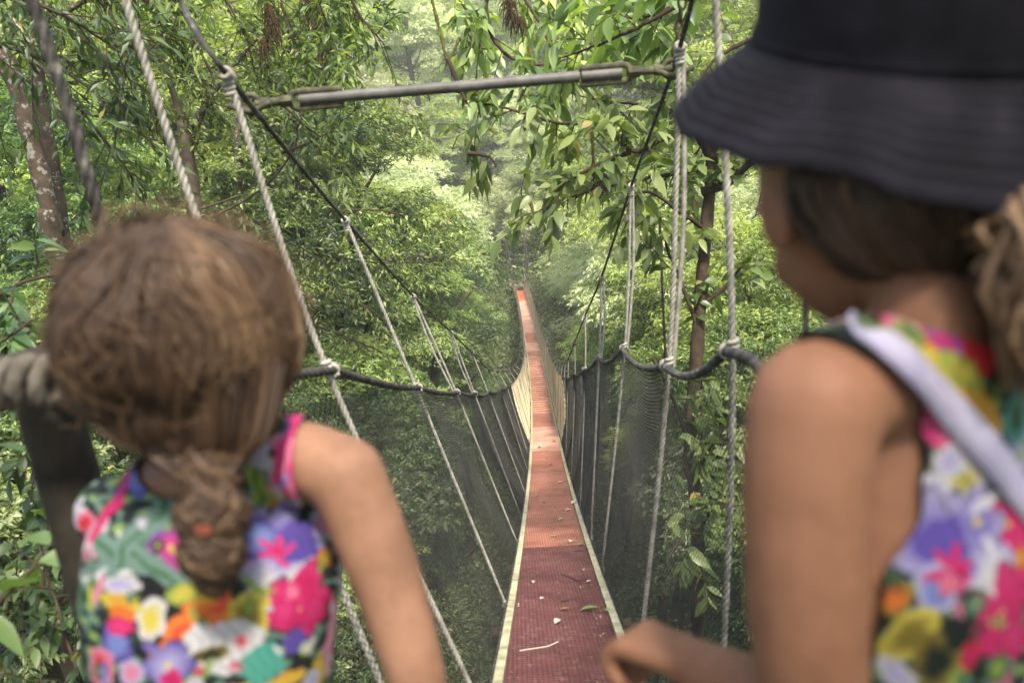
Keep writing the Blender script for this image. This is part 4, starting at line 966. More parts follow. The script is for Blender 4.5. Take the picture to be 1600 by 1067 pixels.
# px, py, depth, radius, kind, label
T_ = [
 (470, 330, 12, 2.6, 'mid2', 'bushy mid green tree rising just right of the brown-haired head'),
 (610, 500, 13, 2.0, 'mid1', 'leafy green tree whose crown fills the gap behind the left hanger ropes'),
 (350, 230, 13, 2.9, 'yel1', 'sunlit yellow-green tree above the brown-haired head'),
 (455, 215, 17, 2.1, 'yel2', 'yellow-green tree seen below the left turnbuckle of the steel bar'),
 (620, 385, 20, 1.9, 'yel1', 'bright green tree left of the bridge with fine twigs above the left cable'),
 (690, 345, 30, 3.0, 'pal1', 'tall pale feathery tree in the middle of the view'),
 (612, 262, 40, 3.2, 'pal2', 'pale tree below the bright clearing'),
 (740, 440, 27, 3.6, 'mid2', 'mid green tree standing just left of the far end of the deck'),
 (690, 560, 20, 2.8, 'mid2', 'green tree low behind the left handrail and net'),
 (790, 330, 43, 3.2, 'pal2', 'pale green tree directly over the far end of the bridge'),
 (250, 420, 11, 2.2, 'mid1', 'green tree behind the left child head'),
 (150, 260, 13, 2.8, 'yel2', 'yellow-green tree between the two lichen trunks and the grey rope'),
 (30, 340, 9, 1.9, 'mid2', 'green tree at the left edge behind the lichen trunks'),
 (60, 120, 14, 3.0, 'mid1', 'green tree in the top left corner behind the drooping leaves'),
 (390, 60, 15, 2.5, 'yel1', 'yellow-green tree behind the mossy twigs at the top left'),
 (900, 270, 33, 3.2, 'yel2', 'yellow-green tree above the far end, right of the centre'),
 (880, 430, 30, 3.2, 'pal1', 'pale tree right of the far end of the deck'),
 (930, 500, 22, 2.6, 'yel2', 'bright yellow-green tree behind the right hangers'),
 (1010, 480, 15, 2.2, 'yel1', 'yellow-green tree between the two right hanger ropes'),
 (1020, 330, 18, 3.0, 'yel2', 'sunny tree behind the large-leaved branches'),
 (1140, 430, 17, 3.0, 'pal2', 'pale tree right of the dark trunk'),
 (1230, 380, 13, 2.4, 'pal1', 'pale tree next to the face under the hat'),
 (1210, 500, 9, 1.5, 'yel1', 'leafy bush-like tree over the bare shoulder'),
 (960, 90, 24, 3.4, 'yel1', 'yellow-green tree high behind the steel bar'),
 (1120, 110, 20, 4.0, 'yel2', 'tall yellow-green tree behind the two pale ropes left of the hat'),
 (742, 520, 30, 2.0, 'mid2', 'green tree left of the far half of the deck'), (768, 425, 36, 2.3, 'pal1', 'pale green tree touching the left side of the far landing'), (742, 600, 24, 1.7, 'mid1', 'green tree behind the left handrail where the tan netting begins'),
 (872, 520, 28, 2.1, 'pal2', 'pale tree right of the far half of the deck'), (852, 440, 38, 2.4, 'pal1', 'pale leafy tree touching the right side of the far landing'), (905, 565, 24, 1.7, 'yel2', 'yellow-green tree right of the tan netting'),
 (812, 402, 45, 2.2, 'yel2', 'small yellow-green tree at the end of the bridge between the far posts'), (845, 350, 50, 3.2, 'pal1', 'pale tree standing behind the far landing'),
 (665, 60, 58, 5.2, 'pal1', 'large pale tree over the middle of the steel bar'), (590, 110, 64, 5.0, 'pal2', 'large pale tree above the left half of the steel bar'), (735, 160, 54, 4.4, 'pal1', 'pale tree behind the middle of the steel bar, low'),
 (640, 40, 47, 3.6, 'pal2', 'rounded pale tree just above the middle of the steel bar'), (570, 170, 44, 3.0, 'pal1', 'pale tree just under the left turnbuckle'),
 (560, 20, 62, 5.2, 'pal2', 'large pale tree high at the top left of the opening'), (650, -40, 74, 6.5, 'pal1', 'very large pale tree at the top middle edge'), (690, 230, 48, 3.4, 'yel2', 'pale yellow tree under the middle of the steel bar'),
 (930, 600, 19, 2.2, 'mid1', 'green tree just outside the right net far down the bridge'),
 (560, 690, 8.5, 1.5, 'mid1', 'green tree seen through the left net beside the bare shoulder'),
 (690, 720, 11, 1.8, 'mid2', 'green tree seen through the left net half way along'),
 (600, 860, 6.6, 1.2, 'shr1', 'leafy low tree under the left net'),
 (760, 780, 10, 1.6, 'dee1', 'dark low tree under the left edge of the orange deck'),
 (700, 930, 6.2, 1.1, 'mid1', 'low green tree beneath the two left hanger ropes'),
 (760, 1040, 5.6, .9, 'shr1', 'bright fern-like tree at the foot of the left net'),
 (560, 1030, 5.2, .9, 'mid1', 'low tree below the bare forearm'),
 (980, 660, 12, 1.9, 'mid1', 'green tree seen through the right net behind the hangers'),
 (1090, 700, 8, 1.6, 'mid2', 'green tree seen through the right net by the dark trunk'),
 (1000, 830, 7, 1.2, 'shr1', 'leafy low tree beneath the right net'),
 (1110, 900, 5.6, 1.1, 'mid1', 'low tree beneath the right net over the hand'),
 (1130, 620, 9, 1.4, 'yel1', 'sunlit tree behind the drooping black handrail'),
 (950, 900, 6.4, .9, 'dee1', 'dark low tree below the right edge of the maroon deck'),
 (60, 640, 6, 1.2, 'mid2', 'green tree behind the rope-lashed post'),
 (30, 860, 4.2, .8, 'shr1', 'leafy low tree at the lower left edge'),
 (880, 700, 15, 1.3, 'yel1', 'small yellow-green tree hugging the right net'),
]
for px, py, Z, r_, kd, lab in T_: tree(P(px, py, Z), r_, kd, lab, zs=.95)
# the bright clearing far up the slope
lo = 45.0
while (P(622, 205, lo)[2] > ground(*P(622, 205, lo)[:2])) and lo < 140: lo += .5
CL = P(622, 205, lo); mb = MB(); th = np.linspace(0, 6.283, 41)[:-1]; rings = [np.array([[CL[0], CL[1], float(ground(CL[0], CL[1])) + .12]])]
for f in (.25, .5, .75, 1):
    rr = 3.6 * f * (1 + .25 * np.sin(3 * th + 1)); xx = CL[0] + rr * np.cos(th); yy = CL[1] + rr * np.sin(th) * 1.3; rings.append(np.c_[xx, yy, ground(xx, yy) + .12])
V = np.concatenate(rings); j = np.arange(40); F3 = np.stack([np.zeros(40, int), 1 + j, 1 + (j + 1) % 40], -1); mb.add(V, F3)
mb.add(V, np.concatenate([np.stack([1 + r_ * 40 + j, 1 + (r_ + 1) * 40 + j, 1 + (r_ + 1) * 40 + (j + 1) % 40, 1 + r_ * 40 + (j + 1) % 40], -1) for r_ in range(3)]))
tag(mb.build('bare_ground', mottled('dry_grass', [(.3, (.26, .26, .16)), (.7, (.46, .42, .33))], 1.2, .9, .1, 0, .01)), kind='structure')
print('clearing', CL)
# unseen trees added round and behind the landing to shade the children
for c, r_, kd, lab in (((2.6, -3.6, 5.4), 2.6, 'mid1', 'tall leafy shade tree added behind the landing, on its right'), ((-1.2, -4.6, 6.0), 2.7, 'mid2', 'tall leafy shade tree added behind the landing, on its left'), ((-4.2, -2.0, 4.2), 2.4, 'dee1', 'dark shade tree added beside the landing on the left'),
                       ((4.6, -.5, 4.2), 2.2, 'yel1', 'yellow-green shade tree added beside the landing on the right'), ((.6, -8.5, 5.5), 3.6, 'mid1', 'broad shade tree added well behind the landing')):
    tree(np.array(c), r_, kd, lab)
# the far slope
k = 0; kinds = ['pal1', 'pal2', 'yel2', 'pal1', 'pal2', 'pal2', 'mid2', 'pal1']
for row, (y, n_, rr_) in enumerate([(45, 16, 2.8), (50, 16, 3.2), (56, 17, 3.5), (63, 18, 3.9), (71, 18, 4.3), (80, 18, 4.8), (90, 18, 5.4), (102, 18, 6.2), (116, 18, 7.2)]):
    half = y * .78
    for j in range(n_):
        x = -half + 2 * half * (j + .5 + rng.uniform(-.25, .25)) / n_; yy = y + rng.uniform(-2, 2)
        if abs(x - 0) < 2.2 and y < 50: continue
        g = float(ground(x, yy)); q = proj([x, yy, g + rr_])
        if q[0] < -150 or q[0] > 1750 or q[1] < -250: continue
        qq = proj(CL)
        if yy < CL[1] + 7 and abs(q[0] - qq[0]) < FPX * rr_ / q[2] * .8 + 18 and abs(q[1] - qq[1]) < FPX * rr_ / q[2] * 1.0 + 25: continue        # the bright clearing stays open
        side = 'left' if q[0] < 600 else 'right' if q[0] > 1000 else 'middle'
        tree(np.array([x, yy, g + rr_ * rng.uniform(.8, 1.3)]), rr_ * rng.uniform(.85, 1.15), kinds[int(rng.integers(8))],
             None, group='trees covering the far slope', far=1)
# side slopes nearer than the far end
for row, (y, x0, x1, n_, rr_) in enumerate([(22, -22, -9, 4, 3.0), (30, -32, -10, 5, 3.0), (38, -38, -14, 6, 3.2), (24, 6, 22, 4, 3), (31, 9, 30, 6, 3), (38, 9, 34, 7, 3.1), (14, -16, -9, 2, 2.6), (14, 8, 15, 2, 2.4)]):
    for j in range(n_):
        x = x0 + (x1 - x0) * (j + .5 + rng.uniform(-.2, .2)) / n_; yy = y + rng.uniform(-1.5, 1.5); g = float(ground(x, yy))
        for hh in ((.9, 2.5) if y < 32 else (.9,)):
            tree(np.array([x + (hh > 1) * 1.7, yy + (hh > 1) * 2, g + rr_ * hh]), rr_ * rng.uniform(.8, 1.1), (['mid2', 'yel2', 'mid1', 'dee1', 'yel1'] if x < 0 else ['yel2', 'yel1', 'pal2', 'pal1', 'mid2'])[int(rng.integers(5))],
             None, far=0, group='trees on the %s bank' % ('left' if x < 0 else 'right'))

# crumbs of leaf and bark on the tread
lf = Leaves(); n_ = 420
y = 1.6 + 22 * rng.random(n_) ** 1.5; u_ = np.where(rng.random(n_) < .6, .21 - np.abs(rng.normal(size=n_)) * .05, rng.uniform(-.2, .2)) * np.where(rng.random(n_) < .7, 1, -1)
pb = np.array([deckpt(a, b, .004) for a, b in zip(y, u_)]); d = rdir(n_) * [1, 1, .05]; lf.add(pb, d, [0, .3, 1.0], rng.uniform(.008, .028, n_), rng.uniform(.004, .010, n_), -.1)
mb = MB(); lf.bake(mb, 1, .5); tag(mb.build('leaf_litter', leafmat('litter', (.03, .02, .012), (.12, .09, .04), (.30, .27, .14), trans=.1, rough=.8, yellow=False)), 'crumbs of dry leaf scattered over the bridge deck', 'leaf litter', kind='stuff')
# undergrowth: one uncountable cover over the ground under the bridge and on the slopes
lf = Leaves()
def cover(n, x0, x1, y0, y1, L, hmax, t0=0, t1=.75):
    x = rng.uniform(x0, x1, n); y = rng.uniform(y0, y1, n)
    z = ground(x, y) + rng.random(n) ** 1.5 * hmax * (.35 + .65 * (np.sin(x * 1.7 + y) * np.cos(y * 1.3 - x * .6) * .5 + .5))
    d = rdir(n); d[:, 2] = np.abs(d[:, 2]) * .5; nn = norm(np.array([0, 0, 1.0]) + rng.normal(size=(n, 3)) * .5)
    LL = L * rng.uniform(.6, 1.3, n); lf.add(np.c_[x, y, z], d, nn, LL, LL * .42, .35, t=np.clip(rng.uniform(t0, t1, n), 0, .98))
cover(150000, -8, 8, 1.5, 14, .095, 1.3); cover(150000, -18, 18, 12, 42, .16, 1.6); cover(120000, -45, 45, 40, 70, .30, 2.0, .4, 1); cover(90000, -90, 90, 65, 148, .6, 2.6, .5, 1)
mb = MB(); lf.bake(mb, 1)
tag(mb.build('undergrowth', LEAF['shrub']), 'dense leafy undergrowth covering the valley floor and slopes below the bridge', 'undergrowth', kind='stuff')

# near branches: explicit limbs with twigs and real leaves ----------------------
def branchy(name, label, limbs, mat_leaf, leafL, aspect, twigL, per_m, leaves_per, bark, droop=.3, seg=3, hang=.5, group=None, cat='tree', jit=.5, tw=True, moss=0, trunk=None, sub=0):
    """limbs: list of (points, r0, r1); twigs leave each limb and carry the leaves"""
    org = np.asarray(limbs[0][0][0] if trunk is None else trunk[0][0], float)
    root = empty(name, tuple(org), label, cat, group)
    mbt, mbl, lf = MB(), MB(), Leaves(); mbm = MB(); mbts = []
    if trunk is not None: 
        q = resample(trunk[0], .04); tube(mbt, q, np.linspace(trunk[1], trunk[2], len(q)) * (1 + .08 * np.sin(np.arange(len(q)) * .7)), 12)
    allp = []
    for pts, r0, r1 in limbs:
        q = resample(pts, .03); q[1:-1] += rng.normal(size=(len(q) - 2, 3)) * .002
        if trunk is None: mbt = MB(); mbts.append(mbt)
        tube(mbt, q, np.linspace(r0, r1, len(q)), 7); allp.append((q, r0, mbt))
        if moss:
            for c in q[::2]:
                k = rng.integers(1, moss + 1); lfm = rdir(int(k)); 
                for d in lfm:
                    L = rng.uniform(.03, .09); e = c + d * .012 + np.array([d[0] * .02, d[1] * .02, -L]); tube(mbm, [c, (c + e) / 2 + d * .012, e], [.006, .005, .002], 4, cap=False)
    def corridor(p):
        p = np.atleast_2d(p); yy = np.clip(p[:, 1], 1, YEND); return (np.abs(p[:, 0] - dx(yy)) < .62) & (p[:, 2] > dz(yy) - .5) & (p[:, 2] < dz(yy) + 1.45) & (p[:, 1] > 0) & (p[:, 1] < YEND)
    for q, r0, mbt in allp:
        Lq = np.linalg.norm(np.diff(q, axis=0), axis=1).sum(); nt_ = max(1, int(Lq * per_m)); t = norm(np.gradient(q, axis=0))
        for k in range(nt_):
            i = min(len(q) - 1, int((k + .6) / nt_ * len(q)))
            d = norm(t[i] * .55 + rdir(1)[0] * .9 + [0, 0, -.15]); ln = twigL * rng.uniform(.5, 1.2)
            e = q[i] + d * ln + [0, 0, -hang * ln * .5]
            if corridor(e + d * leafL)[0] or corridor(e)[0]: continue
            tp = resample([q[i], q[i] + d * ln * .5 + [0, 0, -.05 * ln], e], ln / 7)
            if tw: tube(mbt, tp, np.linspace(.004, .0018, len(tp)), 4, cap=False)
            tips = [(tp, ln)]
            for _ in range(sub):
                j = int(rng.integers(1, max(2, len(tp) - 1))); d2 = norm(d + rdir(1)[0] * .9); l2 = ln * .6
                tq = resample([tp[j], tp[j] + d2 * l2 * .5, tp[j] + d2 * l2 + [0, 0, -hang * l2 * .5]], l2 / 5)
                if tw: tube(mbt, tq, np.linspace(.003, .0015, len(tq)), 4, cap=False)
                tips.append((tq, l2))
            for tp_, ln_ in tips:
                k2 = leaves_per; f = np.linspace(.2, 1, k2); idx = np.minimum((f * (len(tp_) - 1)).astype(int), len(tp_) - 1)
                tt = norm(np.gradient(tp_, axis=0))[idx]; sd_ = norm(np.cross(tt, [0, 0, 1.0]))
                sg = np.where(np.arange(k2) % 2, 1, -1)[:, None]
                dd = norm(tt * .7 + sd_ * sg * .85 + rng.normal(size=(k2, 3)) * jit * .5 + [0, 0, -hang])
                nn = norm(np.array([0, 0, 1.0]) + rng.normal(size=(k2, 3)) * jit)
                L = leafL * rng.uniform(.65, 1.25, k2); L = np.where(corridor(tp_[idx] + dd * L[:, None]) | corridor(tp_[idx]), 1e-4, L); lf.add(tp_[idx], dd, nn, L, L * aspect * rng.uniform(.85, 1.15, k2), droop * rng.uniform(.3, 1.6, k2))
    lf.bake(mbl, seg, .22)
    for m__ in (mbts or [mbt]): m__.build('trunk' if trunk is not None else 'limb', bark, root)
    mbl.build('crown', mat_leaf, root)
    if moss and mbm.n: mbm.build('hanging_moss', MOSS, root)
    return root
def pp(*a): return [P(*q) for q in a]
def gpt(px, py, Z, dz_=0):
    q = P(px, py, Z); return np.array([q[0], q[1], float(ground(q[0], q[1])) - .2])
# two lichen-spotted trunks at the left, their own drooping leaves above
for lab, pts, r0, r1 in (('reddish lichen-spotted trunk, left one of the pair at the left edge', [(-40, 20, 5.3), (20, 120, 5.4), (55, 240, 5.5), (85, 360, 5.6), (108, 470, 5.7)], .062, .056),
                         ('white lichen-spotted trunk, right one of the pair at the left edge', [(50, 60, 5.9), (68, 180, 5.9), (88, 300, 6.0), (106, 420, 6.1), (120, 500, 6.2)], .052, .062)):
    q = pp(*pts); b = q[-1]; g = float(ground(b[0], b[1])); dn = b + (b - q[-2]) * .6; dn[2] = g - .2; dn[0] = b[0] + .15; dn[1] = b[1]
    lim = []
    for k in range(3):
        s0 = q[0] + np.array([0, 0, .1 * k]); lim.append(([s0, s0 + [rng.uniform(.1, .9), rng.uniform(-.6, .3), .25], s0 + [rng.uniform(.7, 1.5), rng.uniform(-.8, .5), -.1]], .02, .008))
    branchy('lichen_tree', lab, lim, LEAF['canopy'], .10, .26, .35, 12, 8, LICHEN, seg=3, hang=.7, trunk=([dn, b] + q[::-1][1:], r1, r0))
branchy('mossy_tree', 'dark mossy trunk behind the grey rope above the brown-haired head', [(pp((285, 190, 8.5), (250, 90, 8.3), (200, 20, 8)), .04, .02), (pp((290, 210, 8.5), (360, 110, 8.2), (430, 30, 8)), .04, .015)],
        LEAF['canopy'], .065, .38, .45, 12, 10, BARK, hang=.45, seg=2, moss=1, sub=1, trunk=(list(pp((318, 560, 8.6), (312, 400, 8.6), (300, 290, 8.5), (285, 190, 8.5))), .10, .07))
branchy('slender_tree', 'pale slender trunk below the left turnbuckle', [(pp((372, 180, 10), (350, 60, 9.8)), .03, .015)],
        LEAF['mid'], .07, .36, .4, 12, 10, LICHEN, hang=.4, seg=2, sub=1, trunk=(list(pp((385, 420, 10.2), (374, 280, 10), (370, 180, 10))), .06, .04))
# overhead left canopy branches
OL = [
 ('branch of drooping dark leaves crossing the top left corner', [((-60, 60, 4.2), (60, 90, 4.3), (170, 160, 4.4)), ((-40, -30, 4.0), (90, 20, 4.1), (200, 90, 4.3)), ((60, 100, 4.6), (140, 190, 4.7), (180, 250, 4.7))], .085, .30, 'deep', 20, 9, .45),
 ('canopy branch with small leaves between the dark rope and the pale rope', [((120, -40, 5.2), (200, 60, 5.3), (250, 180, 5.4)), ((210, -30, 5.4), (260, 60, 5.6), (330, 160, 5.6))], .055, .40, 'canopy', 30, 13, .12),
 ('canopy branch hanging above the left turnbuckle', [((330, -40, 6), (380, 50, 6), (400, 120, 6)), ((420, -50, 6.2), (450, 40, 6.2), (470, 110, 6.2)), ((560, -40, 6.4), (530, 40, 6.5), (500, 90, 6.4))], .058, .40, 'canopy', 30, 13, .12),
 ('leafy branch with finger-like leaves at the top, left of the pale opening', [((520, -60, 5.2), (560, 20, 5.3), (600, 70, 5.3)), ((480, -40, 5.2), (520, 60, 5.2), (560, 100, 5.2))], .075, .36, 'canopy', 22, 10, .25),
 ('branch with rosettes of pointed leaves just under the left part of the steel bar', [((430, 150, 7), (480, 200, 7), (540, 235, 7)), ((440, 240, 7), (500, 215, 7), (560, 170, 7.2))], .10, .30, 'mid', 10, 8, .4),
 ('green branch reaching from the left behind the hanger rope', [((300, 330, 8), (400, 300, 8), (470, 290, 8)), ((380, 400, 8.5), (450, 380, 8.5), (520, 420, 8.5)), ((460, 470, 9), (540, 460, 9), (600, 500, 9))], .075, .36, 'mid', 18, 12, .15),
 ('sunlit leafy branch left of the bridge over the left cable', [((520, 330, 9), (600, 330, 9.2), (700, 360, 9.4)), ((540, 400, 9), (640, 410, 9.3), (720, 400, 9.4))], .08, .34, 'yellow', 18, 11, .15),
 ('leafy twigs with red-brown stems between the left hangers', [((520, 400, 8), (590, 410, 8), (660, 400, 8)), ((470, 500, 8), (550, 530, 8.2), (620, 560, 8.4))], .065, .36, 'mid', 18, 11, .15),
]
for lab, L_s, ll, asp, mt, pm, lp, hg in OL:
    branchy('leafy_branch', lab, [(pp(*q), .014, .005) for q in L_s], LEAF[mt], ll, asp, .42, pm, lp, BARKD, hang=hg, seg=2, sub=2, cat='branch', droop=.22, jit=.8)
# large-leaved branches upper right
OR = [
 ('long bare-stemmed branch with large oval leaves under the steel bar', [((1075, 200, 4.3), (1030, 220, 4.3), (990, 238, 4.3), (940, 198, 4.35), (870, 192, 4.4), (800, 172, 4.5), (745, 160, 4.6)), ((985, 238, 4.3), (930, 260, 4.3), (880, 290, 4.3), (850, 330, 4.3))], .105, .48, 11, 7, .35),
 ('curved branch dropping from the top middle and bending right over the bar', [((760, -30, 4.6), (763, 40, 4.6), (785, 80, 4.6), (820, 100, 4.6), (855, 101, 4.6), (900, 90, 4.7)), ((820, 100, 4.6), (822, 130, 4.6), (810, 160, 4.6))], .098, .48, 11, 7, .35),
 ('cluster of large veined leaves left of the right turnbuckle', [((1120, -30, 4.0), (1040, 20, 4.1), (960, 60, 4.2), (880, 90, 4.4)), ((1060, 10, 4.4), (990, 30, 4.5), (920, 20, 4.6))], .125, .46, 13, 6, .45),
 ('cluster of large leaves hanging between the pale rope and the hat', [((1180, 60, 4.6), (1120, 90, 4.6), (1080, 150, 4.6)), ((1190, 120, 5), (1130, 180, 5), (1080, 250, 5))], .125, .46, 13, 6, .4),
 ('mossy branch with ragged leaves right of the steel bar end', [((1110, 170, 5.2), (1030, 165, 5.2), (960, 160, 5.2), (900, 150, 5.3)), ((1100, 270, 5), (1030, 275, 5), (960, 290, 5), (880, 310, 5.1))], .10, .48, 11, 7, .4),
 ('sprays of yellow-green oval leaves high above the bar', [((700, -30, 6.5), (740, 40, 6.5), (740, 80, 6.5)), ((860, -40, 6.5), (900, 30, 6.5), (940, 70, 6.5)), ((960, -40, 6.2), (1000, 40, 6.3), (1030, 80, 6.4)), ((800, -30, 7), (850, 50, 7), (880, 140, 7))], .125, .46, 14, 7, .3),
 ('drooping leaf cluster below the middle of the bar', [((700, 140, 5), (740, 150, 5), (752, 190, 5)), ((730, 240, 5), (765, 245, 5), (775, 262, 5))], .125, .42, 7, 6, .8),
]
for lab, L_s, ll, asp, pm, lp, hg in OR:
    mt = 'yellow' if 'yellow' in lab else 'broad'
    branchy('leafy_branch', lab, [(pp(*q), .015, .005) for q in L_s], LEAF[mt], ll, asp, .34, pm, lp, BARKD, hang=hg, seg=4, sub=1, cat='branch', moss=3 if 'mossy' in lab else 0, jit=.7)
# the dark trunk at the right
t1 = pp((1120, 120, 4.9), (1112, 260, 4.9), (1100, 400, 4.85), (1088, 560, 4.8), (1078, 720, 4.8), (1090, 860, 4.8))
e = t1[-1].copy(); e[2] = float(ground(e[0], e[1])) - .2
branchy('large_leaved_tree', 'dark curved trunk between the two pale ropes at the right, with large oval leaves', 
        [(pp((1096, 300, 4.85), (1130, 290, 4.8), (1160, 265, 4.7), (1200, 240, 4.7)), .03, .018), (pp((1112, 250, 4.9), (1085, 200, 4.8), (1070, 140, 4.7)), .03, .012), (pp((1104, 360, 4.9), (1060, 330, 4.7), (1010, 300, 4.6), (970, 330, 4.5)), .016, .006),
         (pp((1092, 520, 4.8), (1060, 430, 4.8), (1040, 380, 4.8), (1045, 330, 4.8)), .014, .006), (pp((1094, 480, 4.8), (1140, 440, 4.8), (1170, 400, 4.8)), .016, .006), (pp((1080, 700, 4.8), (1050, 620, 4.6), (1020, 560, 4.5)), .014, .006),
         (pp((1080, 760, 4.8), (1110, 700, 4.5), (1140, 660, 4.4)), .014, .006), (pp((1085, 850, 4.8), (1110, 800, 4.3), (1150, 790, 4.2)), .014, .006), (pp((1088, 860, 4.8), (1060, 850, 4.2), (1040, 880, 4.0)), .014, .006)],
        LEAF['broad'], .105, .48, .34, 9, 7, BARKD, hang=.3, seg=4, sub=1, trunk=([e] + t1[::-1], .048, .036), jit=.7)
branchy('pale_trunked_tree', 'pale trunk with patchy bark behind the right pale rope, near the face', [(pp((1182, 350, 11), (1200, 270, 11), (1210, 200, 11)), .05, .03), (pp((1180, 380, 11), (1230, 400, 10.8), (1270, 380, 10.6)), .03, .01)],
        LEAF['pale'], .12, .36, .5, 5, 7, LICHEN, hang=.4, seg=2, trunk=(pp((1150, 560, 11), (1168, 440, 11), (1180, 370, 11), (1184, 340, 11)), .10, .07))
# mid-height thin branches, left lower and edges
branchy('broad_leaved_bush', 'bush of broad dark leaves at the left edge behind the rope-lashed post', [(pp((-80, 700, 2.4), (-20, 560, 2.4), (50, 500, 2.4)), .01, .004), (pp((-80, 640, 2.7), (20, 540, 2.8), (110, 470, 2.9)), .01, .004), (pp((-60, 500, 3), (40, 440, 3), (160, 420, 3.1)), .01, .004)],
        LEAF['deep'], .10, .40, .22, 12, 7, BARKD, hang=.4, seg=4, sub=1, cat='bush')
branchy('broad_leaved_bush', 'sprigs of toothed bright leaves below the rope-lashed post', [(pp((130, 1080, 2.4), (90, 950, 2.5), (60, 840, 2.5)), .006, .003), (pp((60, 1000, 2.8), (70, 860, 2.8), (50, 760, 2.8), (60, 680, 2.8)), .006, .003), (pp((-20, 1080, 2.6), (10, 960, 2.6), (40, 900, 2.6)), .006, .003)],
        LEAF['deep'], .065, .45, .16, 20, 7, BARKD, hang=.2, seg=4, sub=1, cat='bush')
branchy('broad_leaved_bush', 'dark blurred leaves close to the lower left corner', [(pp((-60, 760, 1.5), (0, 700, 1.5), (40, 680, 1.5)), .006, .003), (pp((-60, 1000, 1.4), (10, 930, 1.4), (60, 880, 1.4)), .006, .003)],
        LEAF['deep'], .11, .42, .12, 12, 4, BARKD, hang=.3, seg=4, cat='bush')
# lianas and mossy strings
for lab, pts, r_, mt in (('dark liana curling down beside the left knot', [(300, 60, 5.6), (318, 90, 5.6), (333, 130, 5.6), (318, 180, 5.6), (302, 220, 5.6), (305, 270, 5.6)], .008, BARKD),
        ('thin leaning liana crossing the left cable', [(475, 170, 7.2), (460, 230, 7.2), (425, 280, 7.2), (380, 315, 7.2), (330, 340, 7.2)], .011, BARKD),
        ('mossy stub of branch touching the steel bar', [(700, 92, 3.0), (712, 122, 3.0), (727, 158, 3.0)], .008, BARKD),
        ('hanging mossy stem above the far slope', [(670, -20, 6), (690, 60, 6), (700, 95, 6), (718, 60, 6.0)], .012, MOSS),
        ('mossy hanging rope-like root left of the right cable', [(925, 205, 5), (927, 250, 5), (928, 270, 5), (945, 272, 5)], .010, MOSS),
        ('mossy stem in the middle of the view above the deck end', [(820, 290, 9), (830, 320, 9), (838, 350, 9)], .018, MOSS),
        ('thin twig stem climbing between the right hangers', [(1040, 560, 6), (1036, 480, 6), (1033, 400, 6), (1030, 330, 6)], .010, BARK)):
    mb = MB(); q = resample(pp(*pts), .03); tube(mb, q, r_ * (1 + .2 * np.sin(np.arange(len(q)) * 1.1)), 7)
    for c in q[::1]:
        for d in rdir(3 if mt is MOSS else 1):
            tube(mb, [c, c + d * .02 + [0, 0, -.03]], [.005, .001], 3, cap=False)
    tag(mb.build('liana', mt, org=tuple(q[0])), lab, 'liana')
for lab, pts in (('bunch of brown root-like moss at the top left', [(480, -10, 5.8), (500, 50, 5.8), (520, 95, 5.8)]), ('dark dangling moss beside the top centre of the left canopy', [(415, -10, 5.6), (425, 40, 5.6), (410, 75, 5.6)]),
                 ('ragged brown moss clump over the top middle leaves', [(790, -10, 5.4), (800, 20, 5.4), (815, 35, 5.4)]), ('mossy clump hanging from the branch above the right cable', [(925, 262, 5.0), (940, 280, 5.0), (935, 300, 5.0)])):
    mb = MB(); q = resample(pp(*pts), .015); tube(mb, q, .012, 6)
    for c in q:
        for d in rdir(10):
            L = rng.uniform(.04, .13); tube(mb, [c, c + d * .06 + [0, 0, -L * .4], c + d * .075 + [0, 0, -L]], [.004, .003, .001], 3, cap=False)
    tag(mb.build('hanging_moss', mottled('moss_brown', [(.3, (.03, .019, .009)), (.7, (.085, .06, .03))], 30, .95, .1, .3, .01), org=tuple(q[0])), lab, 'moss')

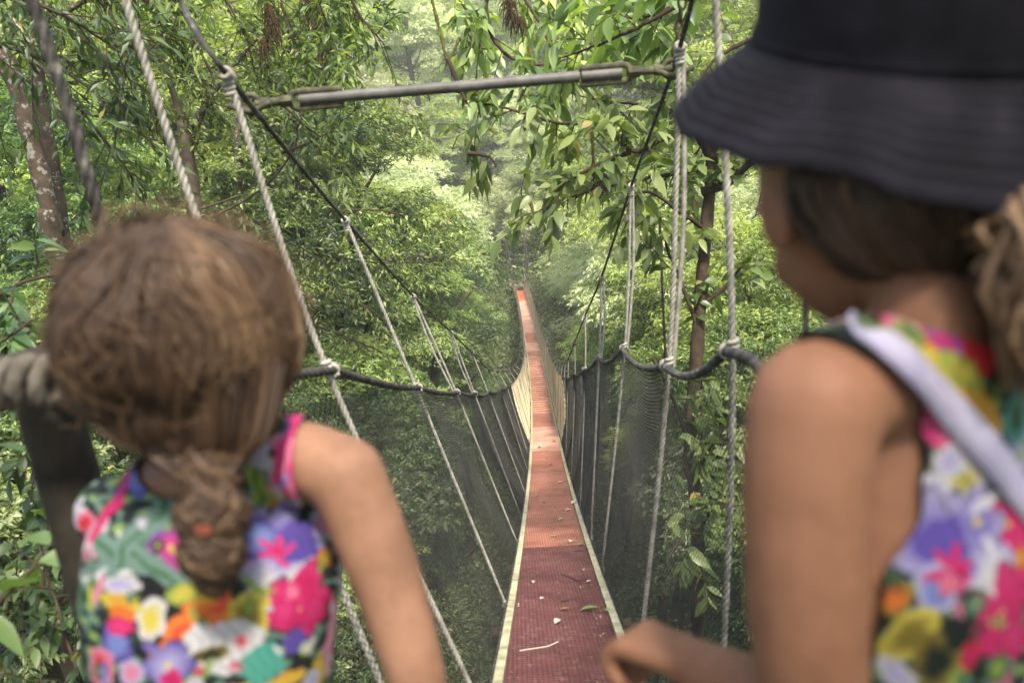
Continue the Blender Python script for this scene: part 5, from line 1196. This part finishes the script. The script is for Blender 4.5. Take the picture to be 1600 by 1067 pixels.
# fallen leaves on the deck -----------------------------------------------------
def ondeck(px, py):
    lo, hi = 1.0, 40.0; d = P(px, py, 1) - cam
    for _ in range(50):
        t = (lo + hi) / 2; q = cam + d * t
        if q[2] > dz(q[1]): lo = t
        else: hi = t
    return cam + d * lo
FALL = [(922, 954, .10, .030, 0.1, 'long green curled leaf on the maroon deck by the right edge', 'g'), (948, 957, .045, .035, 2.2, 'small round green leaf touching the right edge strip', 'g'), (872, 974, .045, .035, .8, 'crumpled pale leaf near the bottom of the maroon deck', 'w'),
        (883, 954, .05, .02, .2, 'thin brown leaf in the lower middle of the maroon deck', 'b'), (847, 937, .025, .018, .5, 'small white petal left of centre on the maroon deck', 'w'), (834, 911, .025, .02, 1.2, 'white curled petal near the left edge of the maroon deck', 'w'),
        (920, 910, .03, .015, .4, 'white petal near the right edge of the maroon deck', 'w'), (911, 892, .025, .02, 2, 'pale yellow petal on the maroon deck above the twig', 'y'), (907, 852, .06, .022, .5, 'yellow-green leaf where maroon meets orange', 'g'),
        (892, 847, .035, .03, 1.2, 'pale standing leaf at the right of the orange panel foot', 'w'), (876, 851, .035, .025, 1.8, 'brownish yellow leaf where orange meets maroon', 'b'), (864, 839, .045, .02, .2, 'flat yellow leaf near the foot of the orange panel', 'y'),
        (877, 813, .055, .035, .6, 'curled mustard yellow leaf in the middle of the orange panel', 'y'), (888, 798, .06, .03, .1, 'cream leaf right of centre on the orange panel', 'w'), (898, 787, .085, .05, .6, 'large whitish leaf beside the right edge strip', 'w'),
        (868, 794, .04, .02, .1, 'small cream leaf in the middle of the orange panel', 'y'), (851, 786, .05, .018, .2, 'thin dry leaf left of centre on the orange panel', 'b'), (883, 769, .075, .03, .3, 'brown-yellow leaf where the orange panel ends', 'b'),
        (875, 754, .06, .025, .1, 'pale leaf on the dusty red panel', 'w'), (840, 775, .05, .04, .8, 'curled grey-brown leaf near the left edge of the dusty panel', 'b'), (890, 741, .07, .03, .4, 'yellowish leaf by the right edge of the dusty panel', 'y'),
        (861, 727, .05, .03, .2, 'speck-like dry leaf on the upper orange panel', 'b'), (879, 722, .05, .03, .9, 'green-yellow speck leaf at the right of the upper orange panel', 'y'), (843, 700, .06, .04, .2, 'tiny dry leaf on the faded pink panel', 'b'), (866, 690, .06, .03, .2, 'tiny brown leaf right on the faded pink panel', 'b')]
FM = {k: leafmat('fallen_' + n, c, c, c, trans=.15, rough=.6, yellow=False) for k, n, c in (('g', 'green', (.16, .24, .05)), ('w', 'cream', (.55, .50, .40)), ('y', 'yellow', (.45, .36, .11)), ('b', 'brown', (.24, .16, .07)))}
for px, py, L, w, a, lab, k in FALL:
    q = ondeck(px, py); lf = Leaves(); mb = MB(); d = np.array([math.cos(a), math.sin(a), -.25 * math.sin(a)]); 
    lf.add(q - d * L / 2 + [0, 0, .008], d, norm(np.array([.1, .3, 1])), L, w, -.06); lf.bake(mb, 6, .7)
    o = tag(mb.build('fallen_leaf', FM[k], org=tuple(q)), lab, 'leaf', 'fallen leaves on the deck')
    sm = o.modifiers.new('thick', 'SOLIDIFY'); sm.thickness = .0012
for lab, pts, k in (('forked dry twig on the maroon deck', [(878, 898), (892, 903), (904, 908), (918, 904)], .0022), ('pale curved stem lying low on the maroon deck', [(812, 1018), (838, 1014), (856, 1011), (872, 1004)], .0022), ('short dark twig at the right where the colours meet', [(896, 862), (912, 861), (922, 858)], .002),
                    ('tiny straw across the lower maroon deck', [(876, 941), (888, 939)], .0015)):
    mb = MB(); q = resample([ondeck(*p_) + [0, 0, .006] for p_ in pts], .006); tube(mb, q, k, 5)
    if 'forked' in lab: tube(mb, resample([q[len(q) // 3], ondeck(908, 913) + [0, 0, .005]], .01), .0015, 4)
    tag(mb.build('fallen_twig', FM['w'] if 'pale' in lab else BARK, org=tuple(q[0])), lab, 'twig')


# ------------------------------------------------------------------ haze
mb = MB(); TOP = max((o.matrix_basis.translation.z + 14) for o in S.objects if o.get('category') == 'tree'); LOW = float(ground(GX, GY).min()) - 1.5
TOP = max(TOP, float(ground(GX, GY).max()) + 1)
print('haze', LOW, TOP)
box(mb, (0, 45, (TOP + LOW) / 2), (122, 0, 0), (0, 107, 0), (0, 0, (TOP - LOW) / 2))
HZ = bpy.data.materials.new('haze'); HZ.use_nodes = True; t = HZ.node_tree; t.nodes.remove(t.nodes['Principled BSDF'])
pv = N(t, 'ShaderNodeVolumePrincipled'); pv.inputs['Density'].default_value = .0020; pv.inputs['Color'].default_value = (.92, .95, .90, 1); pv.inputs['Anisotropy'].default_value = .1
t.links.new(pv.outputs[0], t.nodes['Material Output'].inputs['Volume'])
tag(mb.build('haze', HZ, smooth=False), 'pale humid air thinly veiling the far forest', 'haze', kind='stuff')
